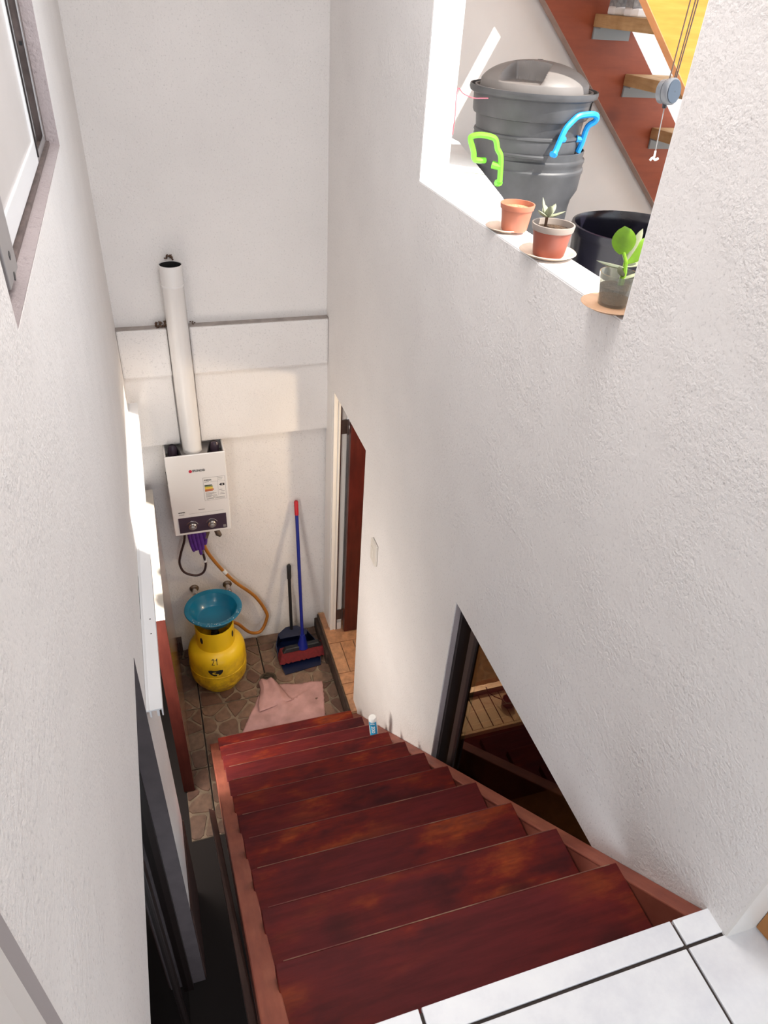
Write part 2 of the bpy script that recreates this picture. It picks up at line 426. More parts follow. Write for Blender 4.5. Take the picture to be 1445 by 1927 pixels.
# ------------------------------------------------------------------ walls, ceiling
wr = wall_x('wall_right', 1.0, 1.1, [.406, YB], [FL, CE], [(1.285, 2.635, -.578, .56), (.62, 1.836, -3.9, -1.955), (3.105, YB - .001, KF - .03, -2.02)], 'stucco')
wl = wall_x('wall_left', -.33, -.2, [.36, YB], [FL, CE], [(1.17, 2.652, -.468, .75), (.5, 1.672, FL + .0, -1.765), (2.14, 3.96, FL + .0, -2.045)], 'stucco')
mb = MB()
mb.box(-.33, 1.1, YB, YB + .25, -1.62, CE)                       # upper wall
mb.box(-.33, 1.2, YB + .02, YB + .25, FL - .05, -2.37)           # lower wall, set back
struct('wall_back', mb, 'stucco')
mb = MB()
mb.box(-.2, .071, 3.945, YB + .2, -1.905, -1.615); mb.box(.191, 1.0, 3.945, YB + .2, -1.905, -1.615)   # beam, notched round the flue
o = struct('trim_1', mb, 'stucco', bevel=.012, seg=2)
mb = MB(); mb.box(-.2, .064, 3.972, YB + .2, -2.372, -1.903); mb.box(.196, 1.1, 3.972, YB + .2, -2.372, -1.903)
mb.box(.064, .196, YB + .004, YB + .2, -2.372, -1.61)
struct('trim_2', mb, 'stucco_fine')
mb = MB(); mb.box(-.2, .066, 3.952, YB, -1.616, -1.6125); mb.box(.196, 1.0, 3.952, YB, -1.616, -1.6125); struct('trim_8', mb, 'ledge_dust')
mb = MB(); mb.box(-3.0, 1.1, -3.0, 4.2, CE, CE + .15); mb.box(1.1, 2.5, -3.0, .3, CE, CE + .15); struct('ceiling', mb, 'ceiling')
# landing room round and behind the camera
mb = MB(); mb.box(-2.6, -2.5, -3.0, .36, UP - .2, CE); mb.box(-2.6, -.33, .36, .46, UP - .2, CE)
struct('wall_landing', mb, 'stucco_fine')
mb = MB(); mb.box(2.4, 2.5, -3.0, .2, UP - .2, CE); mb.box(1.1, 2.5, .2, .3, UP - .2, CE)
struct('wall_landing_east', mb, 'stucco_fine')
mb = MB(); mb.box(-2.6, 2.5, -3.1, -3.0, UP - .2, -1.25); struct('wall_front', mb, 'stucco_fine')
mb = MB(); mb.box(-3.2, 5.5, -6.5, -3.0, CE + .0, CE + .15); struct('sun_block_roof', mb, 'ceiling')  # unseen overhang added to keep direct sun off the landing and stairs

# ------------------------------------------------------------------ landing floor
mb = MB(); mb.box(-2.5, 2.4, -3.0, .455, UP - .2, UP - .006); mb.box(1.0, 1.10, .30, .40, UP - .2, UP - .006)
fl = struct('floor', mb, 'grout_dark')
g = .0035
def ltile(x0, x1, y0, y1):
    b = MB(); b.box(x0 + g, x1 - g, y0 + g, y1 - g, UP - .012, UP)
    part('floor_tile', b, 'tile_white', fl, bevel=.0015)
for x0, x1 in ((-.267, .318), (.318, .904), (.904, 1.06)): ltile(x0, x1, .408, .466)
for j in range(3):
    y1 = .408 - .585 * j
    for i in range(-2, 3):
        x0 = .904 + .585 * (i - 1) - .585 * 1
        ltile(x0, x0 + .585, y1 - .585, y1)
# the end of the right wall with flaking casing
mb = MB(); mb.prism([(1.0,.406,UP),(1.10,.404,UP),(1.10,.398,UP),(1.0,.400,UP)], (0,0,2.0)); struct('trim_3', mb, 'white_trim')
mb = MB(); mb.prism([(1.075,.397,-1.60),(1.16,.397,-1.60),(1.16,.33,-1.60),(1.085,.34,-1.60)], (0,0,1.9))
jw = tag(part('door_jamb', mb, 'yellow_wood', at=(1.12,.37,UP)), 'orange-brown wooden door jamb at the right end of the white landing tiles', 'door jamb')
mb = MB(); mb.prism([(1.05,.4075,-1.585),(1.13,.4075,-1.54),(1.135,.403,-1.3),(1.07,.405,-1.32)], (.002,.006,0)); part('paint_flake', mb, 'white_trim', jw)
# moulded casing at the near end of the left wall
mb = MB()
mb.box(-.2, -.194, .325, .3605, UP, CE)
tag(struct('trim_9', mb, 'casing_grey'))
mb = MB()
for x0, x1, y0, y1 in ((-.2, -.186, .285, .325), (-.2, -.180, .25, .29), (-.2, -.174, .20, .255)): mb.box(x0, x1, y0, y1, UP, CE)
tag(struct('trim_4', mb, 'white_trim', bevel=.003))

# ------------------------------------------------------------------ lower patio floor: square tiles of irregular stones
mb = MB(); mb.box(-.33, 1.0, .2, YB + .02, FL - .1, FL - .018); pf = struct('floor_patio', mb, 'shade_black')
def clip(poly, n, d):
    out = []
    for i in range(len(poly)):
        a, b = poly[i], poly[(i+1) % len(poly)]
        da, db = a[0]*n[0]+a[1]*n[1]-d, b[0]*n[0]+b[1]*n[1]-d
        if da <= 0: out.append(a)
        if (da < 0) != (db < 0) and da != db:
            t = da/(da-db); out.append((a[0]+(b[0]-a[0])*t, a[1]+(b[1]-a[1])*t))
    return out
def stones(tx0, tx1, ty0, ty1, seed):
    rg = random.Random(seed)
    b = MB(); b.box(tx0 + .004, tx1 - .004, ty0 + .004, ty1 - .004, FL - .018, FL - .006)
    t = part('floor_tile', b, 'stone_grout', pf, bevel=.001)
    w, h = tx1 - tx0, ty1 - ty0
    n = max(2, round(w * h / .0135)); pts = []
    for _ in range(4000):
        if len(pts) >= n: break
        p = (tx0 + rg.random() * w, ty0 + rg.random() * h)
        if all((p[0]-q[0])**2 + (p[1]-q[1])**2 > .088**2 for q in pts): pts.append(p)
    for p in pts:
        poly = [(tx0+.006, ty0+.006), (tx1-.006, ty0+.006), (tx1-.006, ty1-.006), (tx0+.006, ty1-.006)]
        for q in pts:
            if q is p: continue
            nx, ny = q[0]-p[0], q[1]-p[1]; L = math.hypot(nx, ny)
            mx, my = (p[0]+q[0])/2, (p[1]+q[1])/2; nx /= L; ny /= L
            poly = clip(poly, (nx, ny), nx*mx + ny*my - .0065)
            if len(poly) < 3: break
        if len(poly) < 3: continue
        cx = sum(a[0] for a in poly)/len(poly); cy = sum(a[1] for a in poly)/len(poly)
        P = []
        for i, a in enumerate(poly):          # rounded, slightly uneven corners
            bq = poly[(i+1) % len(poly)]; pq = poly[i-1]
            for o_ in (pq, bq):
                L = math.hypot(o_[0]-a[0], o_[1]-a[1]); k = min(.3, .016/max(L, 1e-6))
                P.append((a[0]+(o_[0]-a[0])*k + rg.uniform(-.002,.002), a[1]+(o_[1]-a[1])*k + rg.uniform(-.002,.002)))
        top = FL + rg.uniform(-.001, .0015); m_ = MB(); k = len(P)
        lo = [(x, y, FL - .008) for x, y in P]; hi = [(cx+(x-cx)*.95, cy+(y-cy)*.95, top) for x, y in P]
        m_.add(lo + hi, [tuple(range(k, 2*k))] + [(i, (i+1) % k, k+(i+1) % k, k+i) for i in range(k)])
        part('stone', m_, 'stone', t)
k = 0
for xa, xb in ((-.2, -.042), (-.042, .453), (.453, .948)):
    for ya, yb_ in ((2.44, 2.935), (2.935, 3.43), (3.43, 3.925), (3.925, 4.02)):
        if xa > 0 and yb_ < 2.95: continue
        k += 1
        stones(xa, xb, ya, yb_, k * 13 + 5)
# drain
dr = thing('floor_drain', 'round metal floor drain half covered by the pink towel', 'drain', (.47, 3.565, FL))
mb = MB(); mb.lathe([(.062,.0),(.062,.006),(.046,.008),(.044,.003),(.0405,.003)], (.47,3.565,FL), 28, capt=False); part('ring', mb, 'brass_old', dr, smooth=True)
mb = MB(); mb.lathe([(.043,.001),(.0,.001)], (.47,3.565,FL), 24, capb=False, capt=False); part('well', mb, 'soot', dr)
for i in range(-3, 4):
    w = math.sqrt(.043**2 - (i*.012)**2); mb = MB(); mb.box(.47-w, .47+w, 3.565+i*.012-.0025, 3.565+i*.012+.0025, FL+.002, FL+.006); part('grate_bar', mb, 'brass_old', dr)

# ------------------------------------------------------------------ kitchen behind the right wall
mb = MB(); mb.box(.957, 3.3, 3.0, YB + .02, FL - .08, KF - .012); mb.box(1.1, 3.3, .3, 3.0, FL - .08, KF - .012)
kf = struct('floor_kitchen', mb, 'clay_grout')
mb = MB(); mb.box(.945, .957, 2.95, YB + .0, FL - .02, KF - .003); mb.box(.925, .957, 3.60, YB+.01, FL - .02, KF - .05)
tag(struct('trim_5', mb, 'step', bevel=.004))
def ktile(x0, x1, y0, y1):
    b = MB(); b.box(x0 + .003, x1 - .003, y0 + .003, y1 - .003, KF - .014, KF); part('floor_tile', b, 'tile_clay', kf, bevel=.0015)
for ya, yb_ in ((3.0, 3.16), (3.16, 3.257), (3.257, 3.357)): ktile(.957, 1.35, ya, yb_); ktile(1.35, 1.75, ya, yb_)
for xa, xb in ((.957, 1.048), (1.048, 1.15), (1.15, 1.45), (1.45, 1.75)): ktile(xa, xb, 3.357, 3.66)
ktile(.957, 1.36, 3.66, 4.0); ktile(1.36, 1.75, 3.66, 4.0)
mb = MB(); mb.box(3.2, 3.3, .3, 4.0, FL, -1.9); mb.box(1.1, 3.3, .3, .4, FL, -1.9); mb.box(1.2, 3.3, YB, YB + .15, FL, -1.9)
struct('wall_kitchen', mb, 'kitchen_wall')
mb = MB(); mb.box(1.1, 4.6, -1.2, 3.6, -1.9, PO - .02); struct('floor_terrace', mb, 'concrete')
light('kitchen_lamp', 'POINT', (1.9, 3.0, -2.25), 45, (1.0, .78, .52), size=.08)
# kitchen door: casing, jamb, leaf opened back against the wall
dj = thing('door_1', None, None, (1.06, 3.86, KF)); dj['kind'] = 'structure'
mb = MB(); mb.box(1.002, 1.03, 3.83, 3.99, KF, -2.02); mb.box(1.006, 1.052, 3.80, 3.83, KF, -2.02); mb.box(1.002, 1.024, 3.795, 3.80, KF, -2.02); mb.box(1.034, 1.046, 3.794, 3.80, KF, -2.02)
part('casing', mb, 'white_trim', dj, bevel=.002)
mb = MB(); mb.box(1.056, 1.094, 3.81, 3.99, KF, -2.02); part('jamb', mb, 'white_trim', dj)
mb = MB(); mb.box(1.050, 1.0565, 3.80, 3.84, KF, -2.02); part('jamb_gap', mb, 'door_edge', dj)
mb = MB(); mb.box(1.102, 1.85, 3.745, 3.785, KF + .012, -2.06); part('door_leaf', mb, 'door_red', dj, bevel=.003)
for z in (-2.28, -3.95):
    mb = MB(); mb.box(1.056, 1.10, 3.802, 3.809, z - .05, z + .05); mb.tube([(1.098,3.797,z-.055),(1.098,3.797,z+.055)], .006, 8); part('hinge', mb, 'alu_bronze', dj)
mb = MB(); mb.box(1.058, 1.09, 3.795, 3.80, KF + .0, KF + .07); part('plinth_block', mb, 'white_trim', dj)

# window in the lower right wall: bronze frame, tinted pane, kitchen counter behind it
w2 = thing('window_2', None, None, (1.06, 1.2, -2.9)); w2['kind'] = 'structure'
ya, yb_, za, zb = .62, 1.836, -3.9, -1.955
mb = MB(); mb.box(1.028, 1.098, yb_ - .022, yb_, za, zb); mb.box(1.028, 1.098, ya, ya + .022, za, zb); mb.box(1.028, 1.098, ya, yb_, zb - .03, zb); mb.box(1.028, 1.098, ya, yb_, za, za + .03)
part('frame', mb, 'alu_dark', w2)
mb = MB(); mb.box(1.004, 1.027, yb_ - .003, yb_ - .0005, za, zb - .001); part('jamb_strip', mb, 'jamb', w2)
mb = MB(); mb.box(1.062, 1.09, 1.745, 1.79, za + .03, zb - .03); mb.box(1.062, 1.09, ya + .022, 1.79, zb - .075, zb - .03); mb.box(1.062, 1.09, ya + .022, 1.79, za + .03, za + .1)
part('sash', mb, 'alu_bronze', w2, bevel=.003)
mb = MB(); mb.box(1.058, 1.066, 1.722, 1.745, za + .1, zb - .075); part('sash_seal', mb, 'alu_dark', w2)
mb = MB(); mb.box(1.076, 1.080, ya + .02, 1.75, za + .06, zb - .05); part('pane', mb, 'glass_dark', w2)
ct = thing('kitchen_counter', 'cream mosaic kitchen counter dimly seen through the dark lower window', 'counter', (1.6, 2.2, KF))
mb = MB(); mb.box(1.12, 2.4, 2.09, 2.34, KF, -3.262); part('cabinet', mb, 'door_edge', ct)
mb = MB(); mb.box(1.115, 2.42, 2.068, 2.085, -3.275, -3.243); part('front_edge', mb, 'counter', ct, bevel=.003)
mb = MB(); mb.box(1.115, 2.42, 2.085, 2.34, -3.262, -3.252); part('counter_bed', mb, 'grout_dark', ct)
for i in range(11):
    mb = MB(); x = 1.12 + i * .062; mb.box(x + .003, x + .059, 2.088, 2.30, -3.253, -3.247); part('counter_tile', mb, 'counter', ct)
mb = MB(); mb.box(1.115, 2.42, 2.305, 2.34, -3.252, -3.21); part('back_strip', mb, 'steel', ct)
pt = thing('small_pot', 'small dark pot standing on the kitchen counter behind the window', 'pot', (1.63, 2.2, -3.246))
mb = MB(); mb.lathe([(.03,0),(.036,.01),(.036,.05),(.032,.05),(.030,.012)], (1.63,2.2,-3.246), 20); part('body', mb, 'black', pt, smooth=True)
mb = MB(); mb.tube([(1.6,2.2,-3.2),(1.57,2.25,-3.22),(1.54,2.27,-3.2),(1.53,2.3,-3.18)], .003, 6); part('cord', mb, 'black', pt)

# lower left opening A: dark sliding door; opening B: doorway with track and wooden leaf
w3 = thing('window_3', None, None, (-.27, 1.1, FL)); w3['kind'] = 'structure'
mb = MB(); mb.box(-.33, -.262, 1.640, 1.671, FL - .02, -1.766); mb.box(-.33, -.262, .5, 1.64, -1.80, -1.766); mb.box(-.33, -.262, .5, .53, FL + .02, -1.8); part('frame', mb, 'alu_dark', w3)
mb = MB(); mb.box(-.262, -.199, 1.668, 1.6725, FL - .01, -1.766); part('jamb_shade_sheet', mb, 'jamb_shade', w3)  # thin sheet coloured dark where the jamb lies in shade
mb = MB(); mb.box(-.300, -.276, 1.35, 1.40, FL + .04, -1.80); mb.box(-.300, -.276, .53, .58, FL + .04, -1.80); mb.box(-.3, -.276, .58, 1.35, FL + .04, FL + .12); mb.box(-.3, -.276, .58, 1.35, -1.86, -1.8)
part('sash', mb, 'alu_dark', w3, bevel=.003)
mb = MB(); mb.box(-.292, -.287, .53, 1.64, FL + .04, -1.80); part('pane', mb, 'glass_dark', w3)
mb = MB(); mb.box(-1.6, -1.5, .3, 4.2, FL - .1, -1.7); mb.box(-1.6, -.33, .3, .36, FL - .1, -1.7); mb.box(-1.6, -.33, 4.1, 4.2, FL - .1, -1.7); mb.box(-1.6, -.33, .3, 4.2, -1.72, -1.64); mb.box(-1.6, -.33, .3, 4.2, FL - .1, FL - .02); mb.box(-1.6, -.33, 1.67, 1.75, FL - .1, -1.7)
struct('wall_side_room', mb, 'shade_black')  # near-black colour keeps the room behind the opening dark

d2 = thing('door_2', None, None, (-.13, 3.4, FL)); d2['kind'] = 'structure'
mb = MB(); mb.box(-.212, -.144, 2.785, 3.955, FL + .015, -2.692); part('door_leaf', mb, 'door_brown', d2, bevel=.002)
mb = MB(); mb.box(-.2115, -.1445, 2.774, 2.785, FL + .015, -2.692); part('leaf_edge', mb, 'door_edge', d2, bevel=.001)
mb = MB(); mb.box(-.213, -.143, 2.774, 3.955, -2.692, -2.68); part('leaf_cap', mb, 'cream', d2, label='cream painted top edge of the low door leaf')
mb = MB(); mb.box(-.150, -.112, 3.90, 3.965, -4.15, -4.05); mb.tube([(-.128,3.895,-4.17),(-.128,3.895,-4.03)], .010, 8); part('hinge', mb, 'alu_bronze', d2)
rl = thing('door_track', 'white aluminium door track running along the left wall under the sunlight', 'track', (-.17, 2.8, -2.05))
y0, y1 = 1.685, 3.94
mb = MB()
P = [(-.199,-2.05),(-.146,-2.05),(-.146,-2.088),(-.150,-2.088),(-.150,-2.056),(-.158,-2.056),(-.158,-2.088),(-.166,-2.088),(-.166,-2.056),(-.184,-2.056),(-.184,-2.088),(-.190,-2.088),(-.190,-2.056),(-.199,-2.056)]
mb.prism([(x, y0, z) for x, z in P], (0, y1 - y0, 0)); part('profile', mb, 'alu_white', rl)
mb = MB(); mb.box(-.190, -.1875, y0, y1, -2.05, -2.046); part('lip', mb, 'alu_white', rl)
for y in (2.05, 2.13):
    mb = MB(); mb.lathe([(.003,0),(.003,.001)], (-.165, y, -2.0505), 10); part('screw_hole', mb, 'black', rl)

mb = MB(); mb.box(-.2, -.192, 1.673, 2.139, FL, -3.50); struct('pier_shade_board', mb, 'stringer_dark', bevel=.004)  # added dark board standing in for the shade at the pier foot
# upper left window: dusty frame, sliding sash
w1 = thing('window_1', None, None, (-.27, 1.9, -.46)); w1['kind'] = 'structure'
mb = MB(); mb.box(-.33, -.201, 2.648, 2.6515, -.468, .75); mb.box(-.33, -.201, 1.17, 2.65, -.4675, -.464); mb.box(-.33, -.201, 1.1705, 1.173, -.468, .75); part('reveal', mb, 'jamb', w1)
mb = MB(); mb.box(-.318, -.236, 2.634, 2.648, -.463, .75); mb.box(-.318, -.236, 1.173, 1.19, -.463, .75); mb.box(-.318, -.228, 1.19, 2.634, -.463, -.452); part('frame', mb, 'alu_brown', w1)
mb = MB()
for x in (-.239, -.262, -.285):
    mb.box(x - .0016, x + .0016, 1.19, 2.61, -.452, -.434); mb.box(x - .0016, x + .0016, 2.606, 2.634, -.452, .75)
part('track', mb, 'alu', w1)
mb = MB(); mb.box(-.2605, -.2405, 2.628, 2.6345, -.452, .75); part('channel', mb, 'alu_brown', w1)
for z in (-.20, .05):
    mb = MB(); mb.box(-.255, -.247, 2.6265, 2.6285, z - .005, z + .005); part('hole', mb, 'black', w1)
mb = MB(); mb.box(-.247, -.233, 2.246, 2.272, -.444, .75); part('sash_stile', mb, 'alu_white', w1, bevel=.002)
mb = MB(); mb.box(-.247, -.233, 1.40, 2.246, -.444, -.388); part('sash_rail', mb, 'alu_white', w1, bevel=.002)
mb = MB(); mb.box(-.249, -.229, 2.272, 2.276, -.43, .75); part('sash_seal', mb, 'alu_dark', w1)
mb = MB(); mb.box(-.250, -.214, 1.285, 1.402, -.444, .75); ms = part('meeting_stile', mb, 'alu', w1, bevel=.002)
for z, y in ((-.405, 1.345), (-.440, 1.345)):
    mb = MB(); mb.tube([(-.2145, y, z), (-.2132, y, z)], .0075, 12); part('hole', mb, 'black', ms)
mb = MB(); mb.box(-.243, -.238, 1.40, 2.247, -.39, .75); part('pane', mb, 'frost', w1)
mb = MB(); mb.box(-.276, -.271, 1.19, 1.75, -.44, .75); part('pane', mb, 'frost', w1)

# ------------------------------------------------------------------ staircase
st = thing('staircase', 'open red-stained wooden staircase descending to the stone patio floor', 'staircase', (.5, 1.8, FL))
def sk(y): return -.0122 * (y - .674)
treads = []
for k_ in range(12):
    yn = .674 + .222 * k_; zn = -1.776 - .2155 * k_
    if k_ == 11: break
    mb = MB(); d = sk(yn); d2_ = sk(yn - .26)
    xl, xr = .067 + d, .948 + d
    lowp = [(xl, yn - .262, zn - .036), (xr, yn - .262 - .010, zn - .036), (xr, yn, zn - .036), (xl, yn + .011, zn - .036)]
    mb.hexa(lowp, [(x, y, z + .036) for x, y, z in lowp])
    tr_ = part('tread', mb, 'tread', st, bevel=.003)
    mb = MB(); mb.hexa([(xl+.02, yn+.0092, zn-.004), (xr-.02, yn-.0018, zn-.004), (xr-.02, yn+.0006, zn-.004), (xl+.02, yn+.0116, zn-.004)], [(xl+.02, yn+.0092, zn+.0006), (xr-.02, yn-.0018, zn+.0006), (xr-.02, yn+.0006, zn+.0006), (xl+.02, yn+.0116, zn+.0006)])
    part('worn_nosing', mb, 'nosing', tr_)
T = lambda y: UP - .012 - .987 * (y - .464)
def stringer(name, xa, xb, mat, y0=.452, dz=.30):
    y1 = .464 + (UP - .012 - FL) / .987
    prof = [(y0, T(y0)), (y1 - .10, T(y1 - .10)), (y1 - .02, T(y1 - .10) - .12), (y1 - .02, FL), (y1 - .30, FL), (y0, T(y0) - dz)]
    mb = MB(); n = len(prof)
    mb.add([(xa(y), y, z) for y, z in prof] + [(xb(y), y, z) for y, z in prof],
           [tuple(range(n - 1, -1, -1)), tuple(range(n, 2 * n))] + [(i, (i+1) % n, n+(i+1) % n, n+i) for i in range(n)])
    return part(name, mb, mat, st, bevel=.004)
stringer('stringer', lambda y: .018 - .0125 * (y - .55), lambda y: .072 - .0105 * (y - .55), 'stringer')
stringer('stringer', lambda y: .950 + sk(y), lambda y: .9985, 'stringer')
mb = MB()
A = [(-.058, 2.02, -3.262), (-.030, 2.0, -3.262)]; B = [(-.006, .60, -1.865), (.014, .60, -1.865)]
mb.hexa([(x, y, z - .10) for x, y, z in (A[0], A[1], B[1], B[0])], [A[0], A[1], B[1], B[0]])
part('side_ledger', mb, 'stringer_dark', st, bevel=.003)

# ------------------------------------------------------------------ water heater and flue
h0 = (.14, 3.93, -3.0)
wh = thing('water_heater', 'white gas water heater with dark control panel hung on the back wall', 'water heater', h0)
hx0, hx1, hy0, hy1, hz0, hz1 = -.045, .322, 3.845, 4.018, -3.0, -2.388
t_ = .012
mb = MB(); mb.box(hx0, hx1, hy0, hy0 + t_, hz0, hz1); mb.box(hx0, hx0 + t_, hy0 + t_, hy1, hz0, hz1); mb.box(hx1 - t_, hx1, hy0 + t_, hy1, hz0, hz1); mb.box(hx0 + t_, hx1 - t_, hy0 + t_, hy1, hz0, hz0 + t_)
part('casing', mb, 'enamel', wh, bevel=.006, seg=3)
mb = MB(); mb.box(hx0 + .013, hx1 - .013, hy0 + .013, hy1 - .002, hz1 - .09, hz1 - .075); part('inner_tray', mb, 'steel', wh)
mb = MB(); P = [(hx0+.075,hy1-.006),(hx0+.11,hy0+.02),(hx1-.11,hy0+.02),(hx1-.075,hy1-.006)]
mb.prism([(x, y, hz1 - .075) for x, y in P], (0, 0, .062)); part('draught_hood', mb, 'steel', wh, bevel=.008)
for x in (hx0 + .055, hx1 - .055):
    mb = MB(); mb.tube([(x,3.95,hz1-.08),(x,3.945,hz1-.03),(x+.004,3.955,hz1-.005),(x+.003,3.975,hz1-.01),(x,3.985,hz1-.06)], [.026,.03,.028,.024,.022], 12); part('fan_cover', mb, 'panel_dark', wh, smooth=True)
mb = MB(); mb.box(hx0 - .004, hx0, 3.90, 3.94, -2.62, -2.55); part('side_vent', mb, 'black', wh)
fy = hy0 - .0012
def plate(name, x0, x1, z0, z1, mat, parent=wh, th=.0012, y=hy0):
    b = MB(); b.box(x0, x1, y - th, y, z0, z1); return part(name, b, mat, parent)
cp = plate('control_panel', -.012, .293, -2.978, -2.858, 'panel_dark', th=.004)
for x in (.072, .197):
    mb = MB(); R = Matrix.Rotation(PI/2, 3, 'X')
    mb.lathe([(.027,0),(.026,.016),(.022,.020),(.021,.020)], (x, hy0-.004, -2.926), 24, R=R); kb = part('knob', mb, 'chrome', wh, smooth=True)
    mb = MB(); mb.lathe([(.0155,.020),(.015,.030),(.012,.032),(0.001,.032)], (x, hy0-.004, -2.926), 20, R=R); part('knob_cap', mb, 'steel', kb, smooth=True)
    mb = MB(); mb.tube([(x + .036*math.cos(a*PI/12), hy0-.0045, -2.926 + .036*math.sin(a*PI/12)) for a in range(1, 12)], .0014, 5); part('dial_scale', mb, 'chrome', wh)
plate('energy_mark', .268, .286, -2.970, -2.950, 'lab_grey', y=hy0-.004)
# badge, model lettering, energy label
mb = MB(); mb.lathe([(.0115,0),(.0115,.0012)], (.1, hy0, -2.507), 6, R=Matrix.Rotation(PI/2, 3, 'X')); part('badge', mb, 'print_red', wh)
text('badge_lettering', 'SPLENDID', .022, 'print_black', wh, (.151, fy, -2.5065), (1,0,0), (0,0,1), width=.078)
plate('brand_dash', .121, .161, -2.809, -2.804, 'lab_grey')
text('model_lettering', 'MASTER', .011, 'print_black', wh, (.015, fy, -2.815), (1,0,0), (0,0,1), width=.042)
text('size_lettering', '5 LITROS', .008, 'lab_grey', wh, (.012, fy, -2.833), (1,0,0), (0,0,1), width=.032)
mb = MB(); mb.box(.06, .28, hy0 - .0006, hy0 + .001, -2.832, -2.831); part('seam', mb, 'lab_grey', wh)
lb = plate('energy_label', .170, .306, -2.741, -2.566, 'label')
yy = hy0 - .0012
def lp(name, x0, x1, z0, z1, mat): return plate(name, x0, x1, z0, z1, mat, parent=lb, th=.0006, y=yy)
def arrow(x0, x1, z, h, mat):
    b = MB(); b.prism([(x0,yy,z-h),(x1-h,yy,z-h),(x1,yy,z),(x1-h,yy,z+h),(x0,yy,z+h)], (0,-.0006,0)); part('grade_arrow', b, mat, lb)
for i, (w, mt_) in enumerate(((.048,'lab_dkgreen'),(.052,'lab_green'),(.052,'lab_yellow'),(.054,'lab_yellow'),(.058,'lab_orange'),(.050,'lab_orange'))):
    arrow(.176, .176 + w, -2.625 - i*.0085, .0036, mt_)
b = MB(); b.prism([(.266,yy,-2.629),(.276,yy,-2.638),(.300,yy,-2.638),(.300,yy,-2.620),(.276,yy,-2.620)], (0,-.0006,0)); part('rating_arrow', b, 'print_black', lb)
text('rating_letter', 'B', .013, 'label', lb, (.286, yy - .001, -2.629), (1,0,0), (0,0,1))
text('label_title', 'ENERGIA', .012, 'print_black', lb, (.199, yy - .0006, -2.585), (1,0,0), (0,0,1), width=.046)
for z0 in (-2.566, -2.741): lp('rule', .170, .306, z0 - .0006, z0 + .0006, 'lab_grey')
for x0 in (.170, .306): lp('rule', x0 - .0006, x0 + .0006, -2.741, -2.566, 'lab_grey')
lp('rule', .258, .259, -2.71, -2.566, 'lab_grey'); lp('rule', .215, .258, -2.6005, -2.5995, 'lab_grey'); lp('rule', .258, .306, -2.602, -2.601, 'lab_grey')
b = MB()
for i, (x0, x1, z) in enumerate(((.177,.205,-2.598),(.263,.292,-2.576),(.263,.288,-2.588),(.178,.232,-2.683),(.178,.245,-2.690),(.178,.218,-2.698),(.178,.247,-2.706),(.178,.212,-2.713),(.222,.250,-2.716),(.180,.236,-2.724),(.240,.298,-2.724),(.180,.226,-2.731),(.232,.296,-2.731),(.264,.284,-2.668),(.276,.298,-2.680),(.270,.292,-2.692),(.266,.298,-2.702))):
    b.box(x0, x1, yy - .0006, yy, z - .0014, z + .0014)
part('fine_print', b, 'lab_grey', lb, kind='stuff')
# fittings under the casing
mb = MB(); mb.tube([(.225,3.93,-3.0),(.225,3.93,-3.05),(.235,3.92,-3.085),(.25,3.915,-3.10)], [.016,.018,.02,.012], 10); part('gas_inlet', mb, 'brass_dirty', wh, smooth=True)
mb = MB(); mb.tube([(.165,3.93,-3.0),(.165,3.925,-3.06),(.15,3.92,-3.10)], [.014,.016,.016], 10); part('water_inlet', mb, 'brass_dirty', wh, smooth=True)

fp = thing('flue_pipe', 'white round flue pipe rising from the heater up the back wall', 'pipe', (.13, 3.928, -2.41))
mb = MB(); r = .058; cx, cy = .131, 3.928
mb.lathe([(r,-2.408),(r,-1.372),(r+.0015,-1.370),(r+.0015,-1.362),(r-.001,-1.358),(r+.001,-1.35),(r+.002,-1.255),(r-.001,-1.255),(r-.001,-1.75)], (cx, cy, 0), 40, capb=False, capt=True)
part('pipe', mb, 'enamel', fp, smooth=True)
mb = MB(); mb.lathe([(r-.002,-1.258),(r-.002,-1.7),(0.001,-1.7)], (cx, cy, 0), 32, capb=False, capt=False); part('lining', mb, 'soot', fp, smooth=True)
mb = MB(); mb.lathe([(r+.004,-2.415),(r+.004,-2.404),(r-.002,-2.404)], (cx, cy, 0), 32, capt=False); part('socket', mb, 'black', fp, smooth=True)

def leaves(name, c, n, sz, label, seed):
    rg = random.Random(seed); b = MB()
    for _ in range(n):
        p = Vector(c) + Vector((rg.uniform(-sz, sz), rg.uniform(-sz*.5, sz*.5), rg.uniform(-sz*.5, sz*.6)))
        u = Vector((rg.uniform(-1,1), rg.uniform(-1,1), rg.uniform(-1,1))).normalized() * sz * .42; w = u.orthogonal() * .45
        q = u.cross(w).normalized() * .002
        a = [p - u, p + w, p + u, p - w]
        b.add(a + [x + q for x in a], [(0,1,2,3),(7,6,5,4),(0,1,5,4),(1,2,6,5),(2,3,7,6),(3,0,4,7)])
    return tag(part(name, b, 'leaf_dry', at=c), label, 'leaves', kind='stuff')
leaves('dry_leaves', (.131, 3.985, -1.238), 14, .022, 'dry brown leaf scraps lodged at the top of the flue pipe', 3)
leaves('dry_leaves', (.045, 3.972, -1.600), 20, .030, 'dry brown leaves caught on the beam ledge left of the flue pipe', 4)
leaves('dry_leaves', (.215, 3.985, -1.605), 7, .014, 'few dark leaf crumbs on the beam ledge right of the flue pipe', 5)

